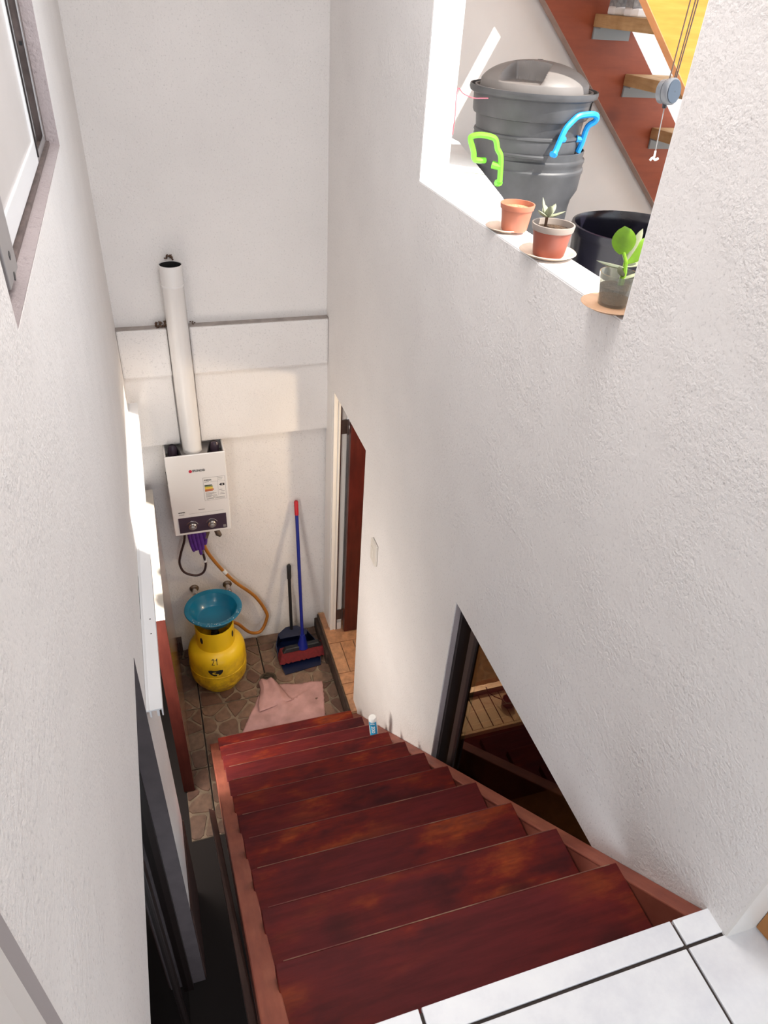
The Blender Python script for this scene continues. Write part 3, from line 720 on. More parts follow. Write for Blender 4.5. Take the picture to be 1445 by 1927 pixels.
# purple gloves hung under the heater
mb = MB()
gl = [([(.045,3.925,-3.03),(.048,3.92,-3.10),(.056,3.917,-3.17),(.064,3.917,-3.205)],[.015,.014,.012,.007]),
      ([(.065,3.922,-3.03),(.068,3.917,-3.10),(.078,3.914,-3.17),(.082,3.914,-3.195)],[.015,.013,.011,.007]),
      ([(.088,3.922,-3.03),(.094,3.917,-3.10),(.102,3.913,-3.19),(.106,3.913,-3.24)],[.015,.013,.011,.007]),
      ([(.112,3.924,-3.03),(.118,3.919,-3.10),(.122,3.916,-3.16),(.122,3.916,-3.20)],[.015,.014,.012,.008]),
      ([(.135,3.926,-3.03),(.145,3.922,-3.07),(.148,3.92,-3.12),(.14,3.918,-3.16)],[.016,.015,.012,.008]),
      ([(.06,3.925,-3.015),(.10,3.923,-3.02),(.135,3.926,-3.015)],[.022,.024,.02])]
for p, r_ in gl: mb.tube(spline(p, 4), [r_[0] + (r_[-1]-r_[0])*0 + (r_[min(int(i/4), len(r_)-1)] - r_[0]) for i in range(4*(len(p)-1)+1)], 10)
go = part('rubber_glove', mb, 'glove', smooth=True, at=(.09, 3.92, -3.1))
rm = go.modifiers.new('remesh', 'REMESH'); rm.mode = 'VOXEL'; rm.voxel_size = .0028; rm.use_smooth_shade = True
tag(go, 'purple rubber glove hanging fingers down beneath the water heater', 'glove')
# hoses and wall taps
hs = thing('braided_hose', 'dark braided hose looping beneath the white water heater', 'hose', (.04, 3.96, -3.2))
mb = MB(); mb.tube(spline([(.020,3.935,-3.0),(.008,3.945,-3.12),(-.028,3.955,-3.24),(-.045,3.96,-3.33),(-.022,3.965,-3.42),(.050,3.968,-3.468),(.105,3.965,-3.45),(.129,3.96,-3.38),(.125,3.95,-3.30),(.115,3.935,-3.22)], 6), .0085, 10); part('hose', mb, 'hose_dark', hs, smooth=True)
mb = MB(); mb.tube([(.118,3.938,-3.245),(.113,3.934,-3.20)], .0115, 10); part('ferrule', mb, 'chrome', hs, smooth=True)
mb = MB(); mb.tube([(.1275,3.955,-3.345),(.1285,3.958,-3.31)], .0112, 10); part('ferrule', mb, 'white_plastic', hs, smooth=True)
gh = thing('gas_hose', 'orange gas hose curving from the heater down to the yellow cylinder', 'hose', (.35, 3.95, -3.7))
mb = MB(); mb.tube(spline([(.150,3.925,-3.10),(.135,3.93,-3.185),(.194,3.945,-3.351),(.312,3.965,-3.575),(.458,3.975,-3.77),(.536,3.97,-3.95),(.535,3.965,-4.03),(.480,3.94,-4.12),(.395,3.91,-4.08),(.300,3.85,-3.90),(.22,3.78,-3.80),(.15,3.72,-3.78)], 7), .0125, 12); part('hose', mb, 'hose_orange', gh, smooth=True)
mb = MB(); mb.tube([(.244,3.952,-3.445),(.262,3.955,-3.48)], .0145, 12); part('hose_clip', mb, 'white_plastic', gh, smooth=True)
for i, (x, z, lab) in enumerate(((.030, -3.635, 'left wall tap with round chrome flange above the teal basin'), (.268, -3.645, 'right wall tap with round chrome flange and blue cap beside the orange hose'))):
    tp = thing('wall_tap', lab, 'tap', (x, 4.01, z), 'wall taps below the heater')
    R = Matrix.Rotation(PI/2, 3, 'X')
    mb = MB(); mb.lathe([(.034,0),(.033,.008),(.024,.016),(.018,.02)], (x, 4.022, z), 24, R=R); part('flange', mb, 'brass_dirty', tp, smooth=True)
    mb = MB(); mb.tube([(x,4.01,z),(x+.004,3.965,z),(x+.006,3.945,z-.012),(x+.007,3.94,z-.045)], [.016,.017,.018,.015], 12); part('body', mb, 'chrome', tp, smooth=True)
    mb = MB(); mb.tube([(x+.007,3.94,z-.043),(x+.008,3.938,z-.068)], .0175, 12); part('cap', mb, 'tap_blue', tp, smooth=True)
    mb = MB(); mb.box(x-.012, x+.018, 3.925, 3.935, z-.02, z+.006); part('handle', mb, 'brass_dirty', tp, bevel=.003)

# ------------------------------------------------------------------ gas cylinder, basin
gx, gy = .128, 3.685
gc = thing('gas_cylinder', 'stout yellow gas cylinder marked 21 on the patio floor', 'gas cylinder', (gx, gy, FL))
pr = [(.150,0),(.155,.012),(.160,.03),(.185,.06),(.198,.09),(.203,.14),(.203,.200),(.2055,.203),(.2055,.209),(.203,.212),(.203,.295),(.200,.325),(.192,.352),(.176,.378),(.155,.394),(.130,.404),(.08,.42),(.02,.425)]
mb = MB(); mb.lathe([(r_, FL + z) for r_, z in pr], (gx, gy, 0), 56); part('body', mb, 'tank', gc, smooth=True)
cr = .135; n = 48; mb = MB(); vs = []; z0c, z1c = FL + .40, FL + .575
ang = [i for i in range(n)]
for rr_ in (cr, cr - .006):
    for z in (z0c, z1c):
        for i in range(n):
            a = 2*PI*i/n; vs.append((gx + rr_*math.cos(a), gy + rr_*math.sin(a), z))
fs = []
for i in range(n):
    q = (i+1) % n
    fs += [(i, q, n+q, n+i), (2*n+i, 3*n+i, 3*n+q, 2*n+q), (n+i, n+q, 3*n+q, 3*n+i), (i, 2*n+i, 2*n+q, q)]
mb.add(vs, fs); part('collar', mb, 'tank', gc, smooth=True)
for a in (-32, -138):
    a = math.radians(a); b = MB(); c_, s_ = math.cos(a), math.sin(a)
    p = Vector((gx + (cr+.0005)*c_, gy + (cr+.0005)*s_, FL + .50)); u = Vector((-s_, c_, 0)); nn = Vector((c_, s_, 0))
    b.prism([p + u*.012*math.cos(t*PI/6) + Vector((0,0,.030*math.sin(t*PI/6))) for t in range(12)], nn*.0012); part('collar_slot', b, 'soot', gc)
mb = MB(); mb.lathe([(.03,FL+.42),(.028,FL+.47),(.018,FL+.475),(.018,FL+.50),(.03,FL+.505),(.03,FL+.525),(.02,FL+.53)], (gx, gy, 0), 16); part('valve', mb, 'soot', gc, smooth=True)
def wrap(mb_or_o, zc, r_of_z):
    pass
def on_tank(name, poly2, mat, zc, xoff, fill=None):
    """flat print bent round the body: poly2 in metres across and up"""
    def rad(z):
        z -= FL
        for (r0, a), (r1, b) in zip(pr, pr[1:]):
            if a <= z <= b and b > a: return r0 + (r1-r0)*(z-a)/(b-a)
        return .2
    bm = bmesh.new(); f = bm.faces.new([bm.verts.new((p[0], p[1], 0)) for p in poly2])
    bmesh.ops.triangulate(bm, faces=[f]); bmesh.ops.subdivide_edges(bm, edges=bm.edges, cuts=2, use_grid_fill=True)
    vs = []; 
    for v in bm.verts:
        z = zc + v.co.y; r_ = rad(z) + .0015; a = -PI/2 + xoff + v.co.x / r_
        vs.append((gx + r_*math.cos(a), gy + r_*math.sin(a), z))
    bm.verts.index_update(); b = MB(); b.add(vs, [tuple(v.index for v in f.verts) for f in bm.faces]); bm.free()
    return part(name, b, mat, gc)
TX = -.17     # prints face the stairs
on_tank('emblem', [(-.052,.030),(-.03,.034),(0,.028),(.03,.034),(.052,.030),(.05,.010),(.036,-.012),(.012,-.026),(-.014,-.026),(-.036,-.010),(-.05,.010)], 'print_black', FL + .262, TX)
sw = [(-.020,.014),(.000,.016),(.004,.008),(-.010,.006),(-.006,-.001),(.016,-.003),(.022,-.014),(.012,-.026),(.002,-.026),(.010,-.014),(.004,-.010),(-.016,-.008),(-.026,.002)]
o = on_tank('emblem_swirl', sw, 'lab_yellow', FL + .262, TX)
for v in o.data.vertices:
    d = Vector((v.co.x, v.co.y, 0)).normalized(); v.co += d * .0012
def strokes(name, lines, zc, w):
    for L in lines:
        pts = []
        for (a, b_) in zip(L, L[1:]):
            d = Vector((b_[0]-a[0], b_[1]-a[1])).normalized(); nn = Vector((-d.y, d.x)) * w
            e = d * w
            on_tank(name, [(a[0]-nn.x-e.x, a[1]-nn.y-e.y), (b_[0]-nn.x+e.x, b_[1]-nn.y+e.y), (b_[0]+nn.x+e.x, b_[1]+nn.y+e.y), (a[0]+nn.x-e.x, a[1]+nn.y-e.y)], 'print_black', zc, TX)
strokes('number_print', [[(-.020,.012),(-.012,.018),(-.005,.013),(-.006,.006),(-.021,-.018),(-.004,-.018)], [(.007,.010),(.014,.018),(.014,-.018)]], FL + .362, .0022)

bs = thing('wash_basin', 'teal plastic basin sitting on the yellow gas cylinder collar', 'basin', (.137, 3.72, -3.675))
mb = MB(); R = Matrix.Rotation(math.radians(-3), 3, 'X')
P = [(.002,.0),(.115,.0),(.125,.006),(.150,.065),(.160,.085),(.178,.094),(.194,.095),(.198,.088),(.196,.082),(.192,.087),(.180,.088),(.166,.080),(.158,.06)]
outer = [(.002,-.004),(.117,-.004),(.130,.004),(.156,.062),(.166,.080),(.182,.088),(.196,.086),(.199,.091),(.196,.097),(.180,.096),(.162,.088),(.150,.064),(.122,.008),(.112,.003),(.002,.002)]
mb.lathe(outer, (.137, 3.72, -3.668), 56, capb=True, capt=True, R=R); part('bowl', mb, 'basin', bs, smooth=True)
mb = MB()
rg = random.Random(2)
for _ in range(46):
    a = rg.uniform(-2.6, -.35); r_ = rg.uniform(.172, .196); p = Vector((r_*math.cos(a), r_*math.sin(a), .0975)); p = R @ p + Vector((.137,3.72,-3.668)); s_ = rg.uniform(.0008,.002)
    mb.box(p.x-s_, p.x+s_, p.y-s_, p.y+s_, p.z-.001, p.z+.0006)
dp = part('water_drops', mb, 'white_plastic', bs, label='pale specks along the near rim'); dp['kind'] = 'stuff'

# ------------------------------------------------------------------ broom, dustpan, towel
br = thing('broom', 'broom with blue red-tipped handle and red bristles leaning on the back wall', 'broom', (.77, 3.72, FL + .03))
top = Vector((.792, 3.995, -2.95)); bot = Vector((.772, 3.74, -4.12))
mb = MB(); mb.tube([bot, bot.lerp(top, .915)], .0125, 14); part('handle', mb, 'broom_blue', br, smooth=True)
mb = MB(); mb.tube([bot.lerp(top, .91), bot.lerp(top, .995), bot.lerp(top, 1.0)], [.0145,.0145,.011], 14); part('grip', mb, 'red_plastic', br, smooth=True)
mb = MB(); mb.tube([(.772,3.74,-4.16),(.772,3.742,-4.08),(.773,3.748,-4.04)], [.045,.026,.019], 14); part('socket', mb, 'broom_blue', br, smooth=True)
mb = MB(); mb.hexa([(.60,3.70,-4.18),(.93,3.715,-4.175),(.93,3.765,-4.175),(.60,3.75,-4.18)], [(.635,3.715,-4.135),(.895,3.725,-4.13),(.895,3.765,-4.13),(.635,3.755,-4.135)]); part('head_block', mb, 'black', br, bevel=.008, seg=3)
mb = MB(); n = 22
vs = []
for i in range(n + 1):
    t = i / n; xa_ = .598 + .334*t; xb_ = .572 + .385*t; wv = .004*math.sin(t*60)
    vs += [(xa_, 3.692+.012*t, -4.165), (xa_, 3.772+.01*t, -4.165), (xb_, 3.640+.02*t+wv, -4.215+wv*.5), (xb_, 3.75+.02*t, -4.225)]
fs = []
for i in range(n):
    a = 4*i; b_ = a + 4
    fs += [(a, a+2, b_+2, b_), (a+2, a+3, b_+3, b_+2), (a+3, a+1, b_+1, b_+3), (a+1, a, b_, b_+1)]
fs += [(0,1,3,2), (4*n, 4*n+2, 4*n+3, 4*n+1)]
mb.add(vs, fs); part('bristles', mb, 'bristle', br, bevel=.006)
dpn = thing('dustpan', 'dark navy dustpan with tall black handle standing under the red broom', 'dustpan', (.72, 3.77, FL))
foot = [(.600,3.566),(.884,3.598),(.905,3.70),(.890,3.80),(.84,3.895),(.765,3.945),(.68,3.945),(.61,3.90),(.578,3.83),(.574,3.74)]
mb = MB(); mb.prism([(x, y, FL + .003) for x, y in foot], (0, 0, .004)); part('plate', mb, 'pan', dpn)
mb = MB(); k_ = len(foot); hh = [.004,.004,.045,.075,.10,.115,.115,.10,.07,.04]
for i in range(1, k_):
    a, b_ = foot[i], foot[(i+1) % k_]; ha, hb = hh[i], hh[(i+1) % k_]
    c0 = Vector((.735, 3.76, 0))
    def inn(p): d = (Vector((p[0], p[1], 0)) - c0).normalized() * .006; return (p[0]-d.x, p[1]-d.y)
    ia, ib = inn(a), inn(b_)
    mb.hexa([(*a, FL+.004), (*b_, FL+.004), (*ib, FL+.004), (*ia, FL+.004)], [(*a, FL+ha), (*b_, FL+hb), (*ib, FL+hb), (*ia, FL+ha)])
part('rim_wall', mb, 'pan', dpn)
mb = MB(); P = [(x, y, FL + h_) for (x, y), h_ in zip(foot[4:8], hh[4:8])]; mb.prism([P[0], P[1], P[2], P[3], (.62,3.86,FL+.085), (.83,3.86,FL+.085)], (0,0,.004)); part('hood', mb, 'pan', dpn)
mb = MB(); mb.tube([(.722,3.925,FL+.10),(.727,3.992,-3.62)], .0125, 12); part('handle', mb, 'black', dpn, smooth=True)
mb = MB(); mb.tube([(.7265,3.988,-3.66),(.728,3.995,-3.54),(.728,3.995,-3.532)], [.0165,.0165,.012], 12); part('grip', mb, 'black', dpn, smooth=True)

def towel():
    b = MB(); rg = random.Random(5); nu, nv = 44, 26
    TL, TR, BR, BL = Vector((.42,3.50)), Vector((.858,3.440)), Vector((.80,3.10)), Vector((.19,3.10))
    def hgt(x, y):
        z = .006 + .003*math.sin(x*31+y*17) + .002*math.sin(y*60-x*22)
        z += .030*math.exp(-((x-.50+.25*(y-3.4))/.045)**2) * max(0, min(1, (y-3.20)/.12))
        z += .014*math.exp(-(((x-.58)-(y-3.3)*1.9)/.018)**2) * max(0, 1-abs(y-3.33)/.08)
        return FL + z
    vs = []
    for j in range(nv+1):
        for i in range(nu+1):
            u, v = i/nu, j/nv
            p = (TL*(1-u)+TR*u)*(1-v) + (BL*(1-u)+BR*u)*v
            if v == 0 or v == 1 or u in (0, 1): p += Vector((rg.uniform(-.003,.003), rg.uniform(-.003,.003)))
            vs.append((p.x, p.y, hgt(p.x, p.y)))
    fs = [(j*(nu+1)+i, j*(nu+1)+i+1, (j+1)*(nu+1)+i+1, (j+1)*(nu+1)+i) for j in range(nv) for i in range(nu)]
    b.add(vs, fs)
    # the folded-over corner
    A, Bq, Cq, D = Vector((.395,3.545)), Vector((.505,3.525)), Vector((.600,3.315)), Vector((.36,3.27))
    vs = []; n = 16
    for j in range(n+1):
        for i in range(n+1):
            u, v = i/n, j/n
            p = (A*(1-u)+Bq*u)*(1-v) + (D*(1-u)+Cq*u)*v
            e = min(1, min(u, 1-u)*5); f = math.sin(min(1, v)*PI*.5)
            z = FL + .010 + .024*e*(1-.75*max(0, v-.5)*2) + .010*math.sin(u*9+v*2)*e*(1-v*.6) + .012*math.exp(-((p.x-.50)/.05)**2)
            if v > .93: z = FL + .016
            vs.append((p.x + .012*math.sin(v*6)*(1-u), p.y, z))
    b.add(vs, [(j*(n+1)+i, j*(n+1)+i+1, (j+1)*(n+1)+i+1, (j+1)*(n+1)+i) for j in range(n) for i in range(n)])
    o = part('towel', b, 'towel', smooth=True, at=(.55, 3.3, FL))
    s = o.modifiers.new('thickness', 'SOLIDIFY'); s.thickness = .006; s.offset = 1
    tag(o, 'crumpled pink towel lying on the stone patio floor before the bottom step', 'towel')
towel()

# ------------------------------------------------------------------ tube on the steps, light switch
tz = -3.36 + .0
tb = thing('glue_tube', 'white tube with blue label standing on a low step by the right wall', 'tube', (.903, 2.370, -3.4985))
ax0 = Vector((.903, 2.370, -3.4985)); R = Matrix.Rotation(math.radians(-4), 3, 'X') @ Matrix.Rotation(math.radians(-6), 3, 'Y')
mb = MB(); mb.lathe([(.022,0),(.0235,.004),(.0235,.140),(.0225,.145),(.0225,.157),(.019,.163),(.002,.164)], ax0, 24, R=R); part('body', mb, 'tube_white', tb, smooth=True)
def tubelab(name, a0, a1, z0, z1, mat, rr=.0239):
    b = MB(); n = 12; vs = []
    for i in range(n+1):
        a = math.radians(a0 + (a1-a0)*i/n)
        for z in (z0, z1): vs.append(R @ Vector((rr*math.cos(a), rr*math.sin(a), z)) + ax0)
    b.add(vs, [(2*i, 2*i+2, 2*i+3, 2*i+1) for i in range(n)]); return part(name, b, mat, tb, smooth=True)
tubelab('label', -172, -50, .008, .139, 'tube_blue'); tubelab('label_band', -160, -95, .116, .119, 'print_black', .0241); tubelab('label_patch', -185, -158, .03, .10, 'tube_white', .0241)
yd = R @ Vector((0, 0, 1))
text('label_lettering', 'ZOO', .026, 'tube_white', tb, R @ Vector((-.0085,-.0235,.080)) + ax0, R @ Vector((0,0,-1)), R @ Vector((.94,-.34,0)), width=.058, bold=.03)
text('label_small_lettering', 'ECO', .013, 'tube_white', tb, R @ Vector((-.0085,-.0235,.129)) + ax0, R @ Vector((.94,-.34,0)), R @ Vector((0,0,1)), width=.024)
sw_ = thing('light_switch', 'ivory wall light switch on the white stucco right wall', 'light switch', (.996, 2.84, -2.52))
mb = MB(); mb.box(.984, .9995, 2.795, 2.885, -2.585, -2.445); part('plate', mb, 'switch', sw_, bevel=.004)
mb = MB(); mb.box(.979, .986, 2.83, 2.868, -2.55, -2.485); part('rocker', mb, 'switch', sw_, bevel=.003)

# ------------------------------------------------------------------ outdoors behind the upper opening
mb = MB(); mb.box(1.1, 4.6, 3.6, 3.75, PO, 2.6); struct('wall_terrace', mb, 'paint_out')
# reveal lining: smooth white paint inside the opening
mb = MB(); mb.box(1.0015, 1.11, 1.286, 2.634, -.579, -.574); mb.box(1.0015, 1.11, 2.630, 2.6345, -.576, .56); mb.box(1.0015, 1.105, 1.2855, 1.289, -.576, .56)
struct('trim_6', mb, 'sill')
mb = MB(); mb.prism([(1.101,2.02,-.580),(1.232,2.406,-.580),(1.49,3.44,-.580),(1.49,3.60,-.580),(1.101,3.60,-.580)], (0,0,-1.04)); struct('trim_7', mb, 'sill')

mb = MB(); mb.box(3.12, 4.8, 1.85, 3.75, 2.2, 2.35); struct('sun_block_slab', mb, 'ceiling')  # unseen slab added to block sun from the outdoor stair
so = thing('outdoor_staircase', 'outdoor wooden stair with red-brown and yellow pine stringers beyond the opening', 'staircase', (2.3, 3.1, PO))
def ostring(name, y0, y1, sa, sb, mat, matedge):
    x0, x1 = 1.115, (sa - PO)
    mb = MB(); x1b = sb - PO
    mb.prism([(x0, y0, sa-x0), (sa-PO, y0, PO), (sb-PO, y0, PO), (x0, y0, sb-x0)], (0, y1-y0, 0)); o = part(name, mb, mat, so)
    e = MB(); e.prism([(x0, y0-.001, sa-x0), (sa-PO, y0-.001, PO), (sa-PO-.004, y0-.001, PO), (x0, y0-.001, sa-x0-.004)], (0, y1-y0+.002, 0)); part('stringer_edge', e, matedge, so)
    return o
ostring('stringer', 3.50, 3.555, 1.835, 2.222, 'stringer_out', 'edge_tan')
ostring('stringer', 2.655, 2.70, 1.81, 2.26, 'pine', 'pine_edge')
for k_ in range(-5, 6):
    x = 2.123 + .2295*k_; z = -.057 - .2295*k_
    if z - .05 < PO or x < 1.115: continue
    mb = MB(); mb.box(x, x + .27, 2.701, 3.499, z - .05, z); part('tread', mb, 'tread_out', so, bevel=.004)
    mb = MB(); mb.box(x + .005, x + .20, 3.488, 3.4995, z - .098, z - .051); mb.box(x + .005, x + .20, 3.44, 3.488, z - .056, z - .051); part('bracket', mb, 'bracket', so)
# sneakers on the stair
for i, (yc, lab) in enumerate(((3.395, 'grey sneaker with white sole, farther one of the pair on the outdoor stair'), (3.265, 'grey sneaker with white sole, nearer one of the pair on the outdoor stair'))):
    zb = -.0565; xh = 2.135
    sh = thing('sneaker', lab, 'shoe', (xh + .13, yc, zb), 'sneakers on the outdoor stair')
    def outline(f, w=.05, L=.27): return [(xh + L*t, yc + s_*f*w*(.72 + .28*math.sin(PI*min(1, .15+t*.8)))*(1 if .02 < t < .97 else .62)) for s_, ts in ((1, [j/10 for j in range(11)]), (-1, [j/10 for j in range(10, -1, -1)])) for t in ts]
    mb = MB(); mb.prism([(x, y, zb) for x, y in outline(1)], (0, 0, .032)); part('sole', mb, 'shoe_sole', sh, bevel=.008, seg=3)
    mb = MB(); n = 20; vs = []; rings = 12
    for j in range(rings):
        t = j/(rings-1); x = xh + .006 + .256*t; w = .045*(.75 + .25*math.sin(PI*min(1,.15+t*.8)))*(1 - max(0, t-.85)*3.2)*(1 - max(0, .08-t)*3)
        hgt_ = .085 - .05*max(0, (t-.3)/.7)**.8 + (.01 if t < .12 else 0)
        for q in range(n):
            a = PI*q/(n-1); vs.append((x, yc + w*math.cos(a), zb + .026 + hgt_*max(0, math.sin(a))**.7))
    mb.add(vs, [(j*n+q, j*n+q+1, (j+1)*n+q+1, (j+1)*n+q) for j in range(rings-1) for q in range(n-1)] + [tuple(range(n)), tuple((rings-1)*n+q for q in range(n))])
    part('upper', mb, 'shoe_grey', sh, smooth=True)
    mb = MB(); mb.lathe([(.030,0),(.034,.006),(.030,.010),(.026,.004)], (xh+.065, yc, zb+.106), 16, squash=(1.4,.9)); part('collar', mb, 'shoe_lace', sh, smooth=True)
    for q in range(4):
        mb = MB(); x = xh + .125 + q*.022; zt = zb + .102 - q*.010; mb.tube([(x, yc-.026, zt-.012), (x, yc, zt+.002), (x, yc+.026, zt-.012)], .0035, 6); part('lace', mb, 'shoe_sole', sh)

# trash cans, one nested in the other, with a domed lid
cx, cy = 1.6, 2.97
def handle(name, mat, parent, P, r_):
    b = MB(); b.tube(spline(P, 4), r_, 8); return part(name, b, mat, parent, smooth=True)
c1 = thing('trash_can', 'black plastic trash can with lime green handle, the lower of the nested pair', 'trash can', (cx, cy, PO))
mb = MB(); mb.lathe([(.1701,PO),(.1745,PO+.01),(.2023,-.735),(.2076,-.70),(.2273,-.66),(.2309,-.60),(.2345,-.592),(.2345,-.580),(.2291,-.574),(.2291,-.560),(.2327,-.553),(.2327,-.543),(.2238,-.537),(.2255,-.512),(.2211,-.510),(.2175,-.60),(.1924,-.72),(.1611,PO+.02)], (cx+.012, cy, 0), 56); part('body', mb, 'rubber_black', c1, smooth=True)
gp = [(1.315, 2.76, -0.53),(1.268, 2.755, -0.526),(1.257, 2.751, -0.497),(1.236, 2.746, -0.454),(1.243, 2.742, -0.443),(1.273, 2.737, -0.438),(1.316, 2.733, -0.444),(1.333, 2.728, -0.454),(1.343, 2.724, -0.483),(1.357, 2.719, -0.504),(1.362, 2.715, -0.54),(1.365, 2.71, -0.598)]
handle('handle', 'green', c1, gp, .0105)
for a_, b_ in (((1.362,2.715,-.545),(1.335,2.735,-.540)), ((1.365,2.708,-.60),(1.368,2.735,-.606))):
    mb = MB(); mb.tube([a_, b_], [.012,.014], 8); part('handle_lug', mb, 'green', c1, smooth=True)
mb = MB(); P = [(math.radians(a)) for a in range(208, 262, 6)]
mb.tube([(cx+.012+(.236*math.cos(a)), cy+.236*math.sin(a), -.520) for a in P], .008, 6); part('rim_bar', mb, 'rubber_black', c1, smooth=True)
c2 = thing('trash_can', 'black plastic trash can with sky blue handle and rim lid, upper of the nested pair', 'trash can', (cx, cy, -.60))
ox = cx - .012
mb = MB(); mb.lathe([(.1835,-.66),(.2175,-.525),(.2202,-.475),(.2175,-.468),(.2220,-.462),(.2202,-.455),(.2076,-.447),(.2076,-.405),(.2309,-.398),(.2345,-.39),(.2381,-.33),(.2542,-.322),(.2578,-.312),(.2560,-.300),(.2506,-.300),(.2470,-.318),(.2282,-.325),(.2148,-.45),(.1790,-.64)], (ox, cy, 0), 60); part('body', mb, 'rubber_black', c2, smooth=True)
for (a0, a1, z0, z1) in ((318, 345, -.388, -.335),):
    b = MB(); n = 8; vs = []
    for i in range(n+1):
        a = math.radians(a0 + (a1-a0)*i/n)
        for rr_, z in ((.2355, z0), (.239, z1)): vs.append((ox + (rr_+.003)*math.cos(a), cy + (rr_+.003)*math.sin(a), z))
    b.add(vs, [(2*i, 2*i+2, 2*i+3, 2*i+1) for i in range(n)]); part('grip_recess', b, 'black', c2)
bp = [(1.578, 2.705, -0.499),(1.589, 2.713, -0.485),(1.605, 2.72, -0.447),(1.623, 2.728, -0.413),(1.649, 2.736, -0.39),(1.677, 2.743, -0.371),(1.713, 2.751, -0.366),(1.753, 2.759, -0.365),(1.775, 2.767, -0.375),(1.775, 2.774, -0.392),(1.756, 2.782, -0.407),(1.752, 2.79, -0.429),(1.75, 2.797, -0.471),(1.744, 2.805, -0.507)]
handle('handle', 'blue', c2, bp, .0115)
for a_, b_ in (((1.605,2.722,-.447),(1.632,2.745,-.452)), ((1.750,2.797,-.460),(1.722,2.80,-.458)), ((1.572,2.71,-.497),(1.592,2.72,-.501))):
    mb = MB(); mb.tube([a_, b_], [.011,.013], 8); part('handle_lug', mb, 'blue', c2, smooth=True)
ld = thing('can_lid', 'grey domed lid with moulded finger hollow closing the nested trash cans', 'lid', (ox, cy, -.31))
mb = MB(); nr, na = 64, 200; vs = []
def sstep(t): t = max(0, min(1, t)); return t*t*(3-2*t)
for j in range(nr + 1):
    t = j / nr; r_ = .236 * t
    for i in range(na):
        a = 2*PI*i/na; x, y = r_*math.cos(a), r_*math.sin(a)
        z = .098*math.sqrt(max(0, 1 - (r_/.222)**2)) if r_ < .222 else 0
        if r_ > .214: z = -.004 if r_ < .226 else .004
        # two hollows leaving a bridge handle across the top
        ca = math.radians(-45); u = x*math.cos(ca) + y*math.sin(ca); w = -x*math.sin(ca) + y*math.cos(ca)
        lim = .075 + .10*max(0, abs(w)-.04)
        k = sstep((abs(w)-.036)/.010) * sstep((lim - abs(u))/.012) * (1 if r_ < .214 else 0)
        z = z*(1-k) + min(z, .030)*k
        vs.append((ox + x, cy + y, -.318 + z + .012))
fs = [(j*na+i, j*na+(i+1) % na, (j+1)*na+(i+1) % na, (j+1)*na+i) for j in range(nr) for i in range(na)]
mb.add(vs, fs); o = part('dome', mb, 'lid', ld); o.data.shade_smooth(); o.data.set_sharp_from_angle(angle=math.radians(50))
s = o.modifiers.new('thickness', 'SOLIDIFY'); s.thickness = .004
mb = MB(); mb.lathe([(.009,0),(.009,.001)], (ox+.02, cy+.02, -.2085), 12, squash=(1.3,1)); part('vent_hole', mb, 'soot', ld)
mb = MB()
for q in range(3): mb.tube([(ox-.115+.012*q, cy-.055-.014*q, -.2755), (ox-.05+.012*q, cy-.12-.014*q, -.2755)], .0012, 5)
part('embossing', mb, 'lid', ld)
tag(part('bucket', MB().lathe([(.25,PO),(.255,PO+.01),(.285,-.845),(.296,-.842),(.300,-.826),(.296,-.808),(.286,-.806),(.280,-.82),(.276,-.85),(.245,PO+.02),(.002,PO+.02)], (2.17, 2.86, -.02), 56), 'bucket', smooth=True, at=(2.17,2.86,PO)), 'large open black plastic bucket standing below the outdoor stair', 'bucket')

# pots on the sill
SZ = -.574
def dish(c, r_, h_, lab, mat, grp=True):
    b = MB(); b.lathe([(r_*.62,0),(r_*.7,.001),(r_*.95,h_),(r_,h_*1.1),(r_*.98,h_*1.25),(r_*.9,h_*1.1),(r_*.68,.006),(.002,.006)], (c[0], c[1], SZ), 40)
    return tag(part('saucer', b, mat, smooth=True, at=(c[0], c[1], SZ)), lab, 'saucer', 'saucers on the window sill')
dish((1.045, 1.995), .060, .010, 'pale saucer on the sunlit sill under the light terracotta pot', 'saucer')
dish((1.055, 1.748), .078, .012, 'clay saucer on the sill under the darker terracotta pot', 'saucer')
dish((1.015, 1.362), .070, .010, 'tan saucer on the sill under the cloudy glass cup', 'saucer_tan')
def pot(name, c, rb, rt, h_, lab, mat, rimmat, soil):
    z0 = SZ + .007; t = thing(name, lab, 'flower pot', (c[0], c[1], z0), 'flower pots on the sill')
    b = MB(); b.lathe([(rb*.93,0),(rb,.004),(rt*.90,h_*.80),(rt*.92,h_*.81),(rt*.97,h_*.985)], (c[0], c[1], z0), 40, capt=False); part('wall', b, mat, t, smooth=True)
    b = MB(); b.lathe([(rt*.93,h_*.80),(rt*.955,h_*.81),(rt,h_*.985),(rt*.99,h_),(rt*.92,h_),(rt*.88,h_*.85),(rb*.95,.01)], (c[0], c[1], z0), 40, capb=False, capt=False); part('rim', b, rimmat, t, smooth=True)
    b = MB(); b.lathe([(rt*.88,h_*.82),(rt*.5,h_*.84),(.001,h_*.83)], (c[0], c[1], z0), 24, capb=False, capt=False); part('soil', b, soil, t)
    return t, z0
pot('flower_pot', (1.061, 1.970), .038, .051, .075, 'light terracotta pot with bare dry soil in the sun', 'terracotta', 'terracotta', 'straw')
p2, z2 = pot('flower_pot', (1.049, 1.733), .042, .0575, .082, 'brownish terracotta pot holding a small succulent rosette', 'terracotta_dark', 'rim_grey', 'soil')
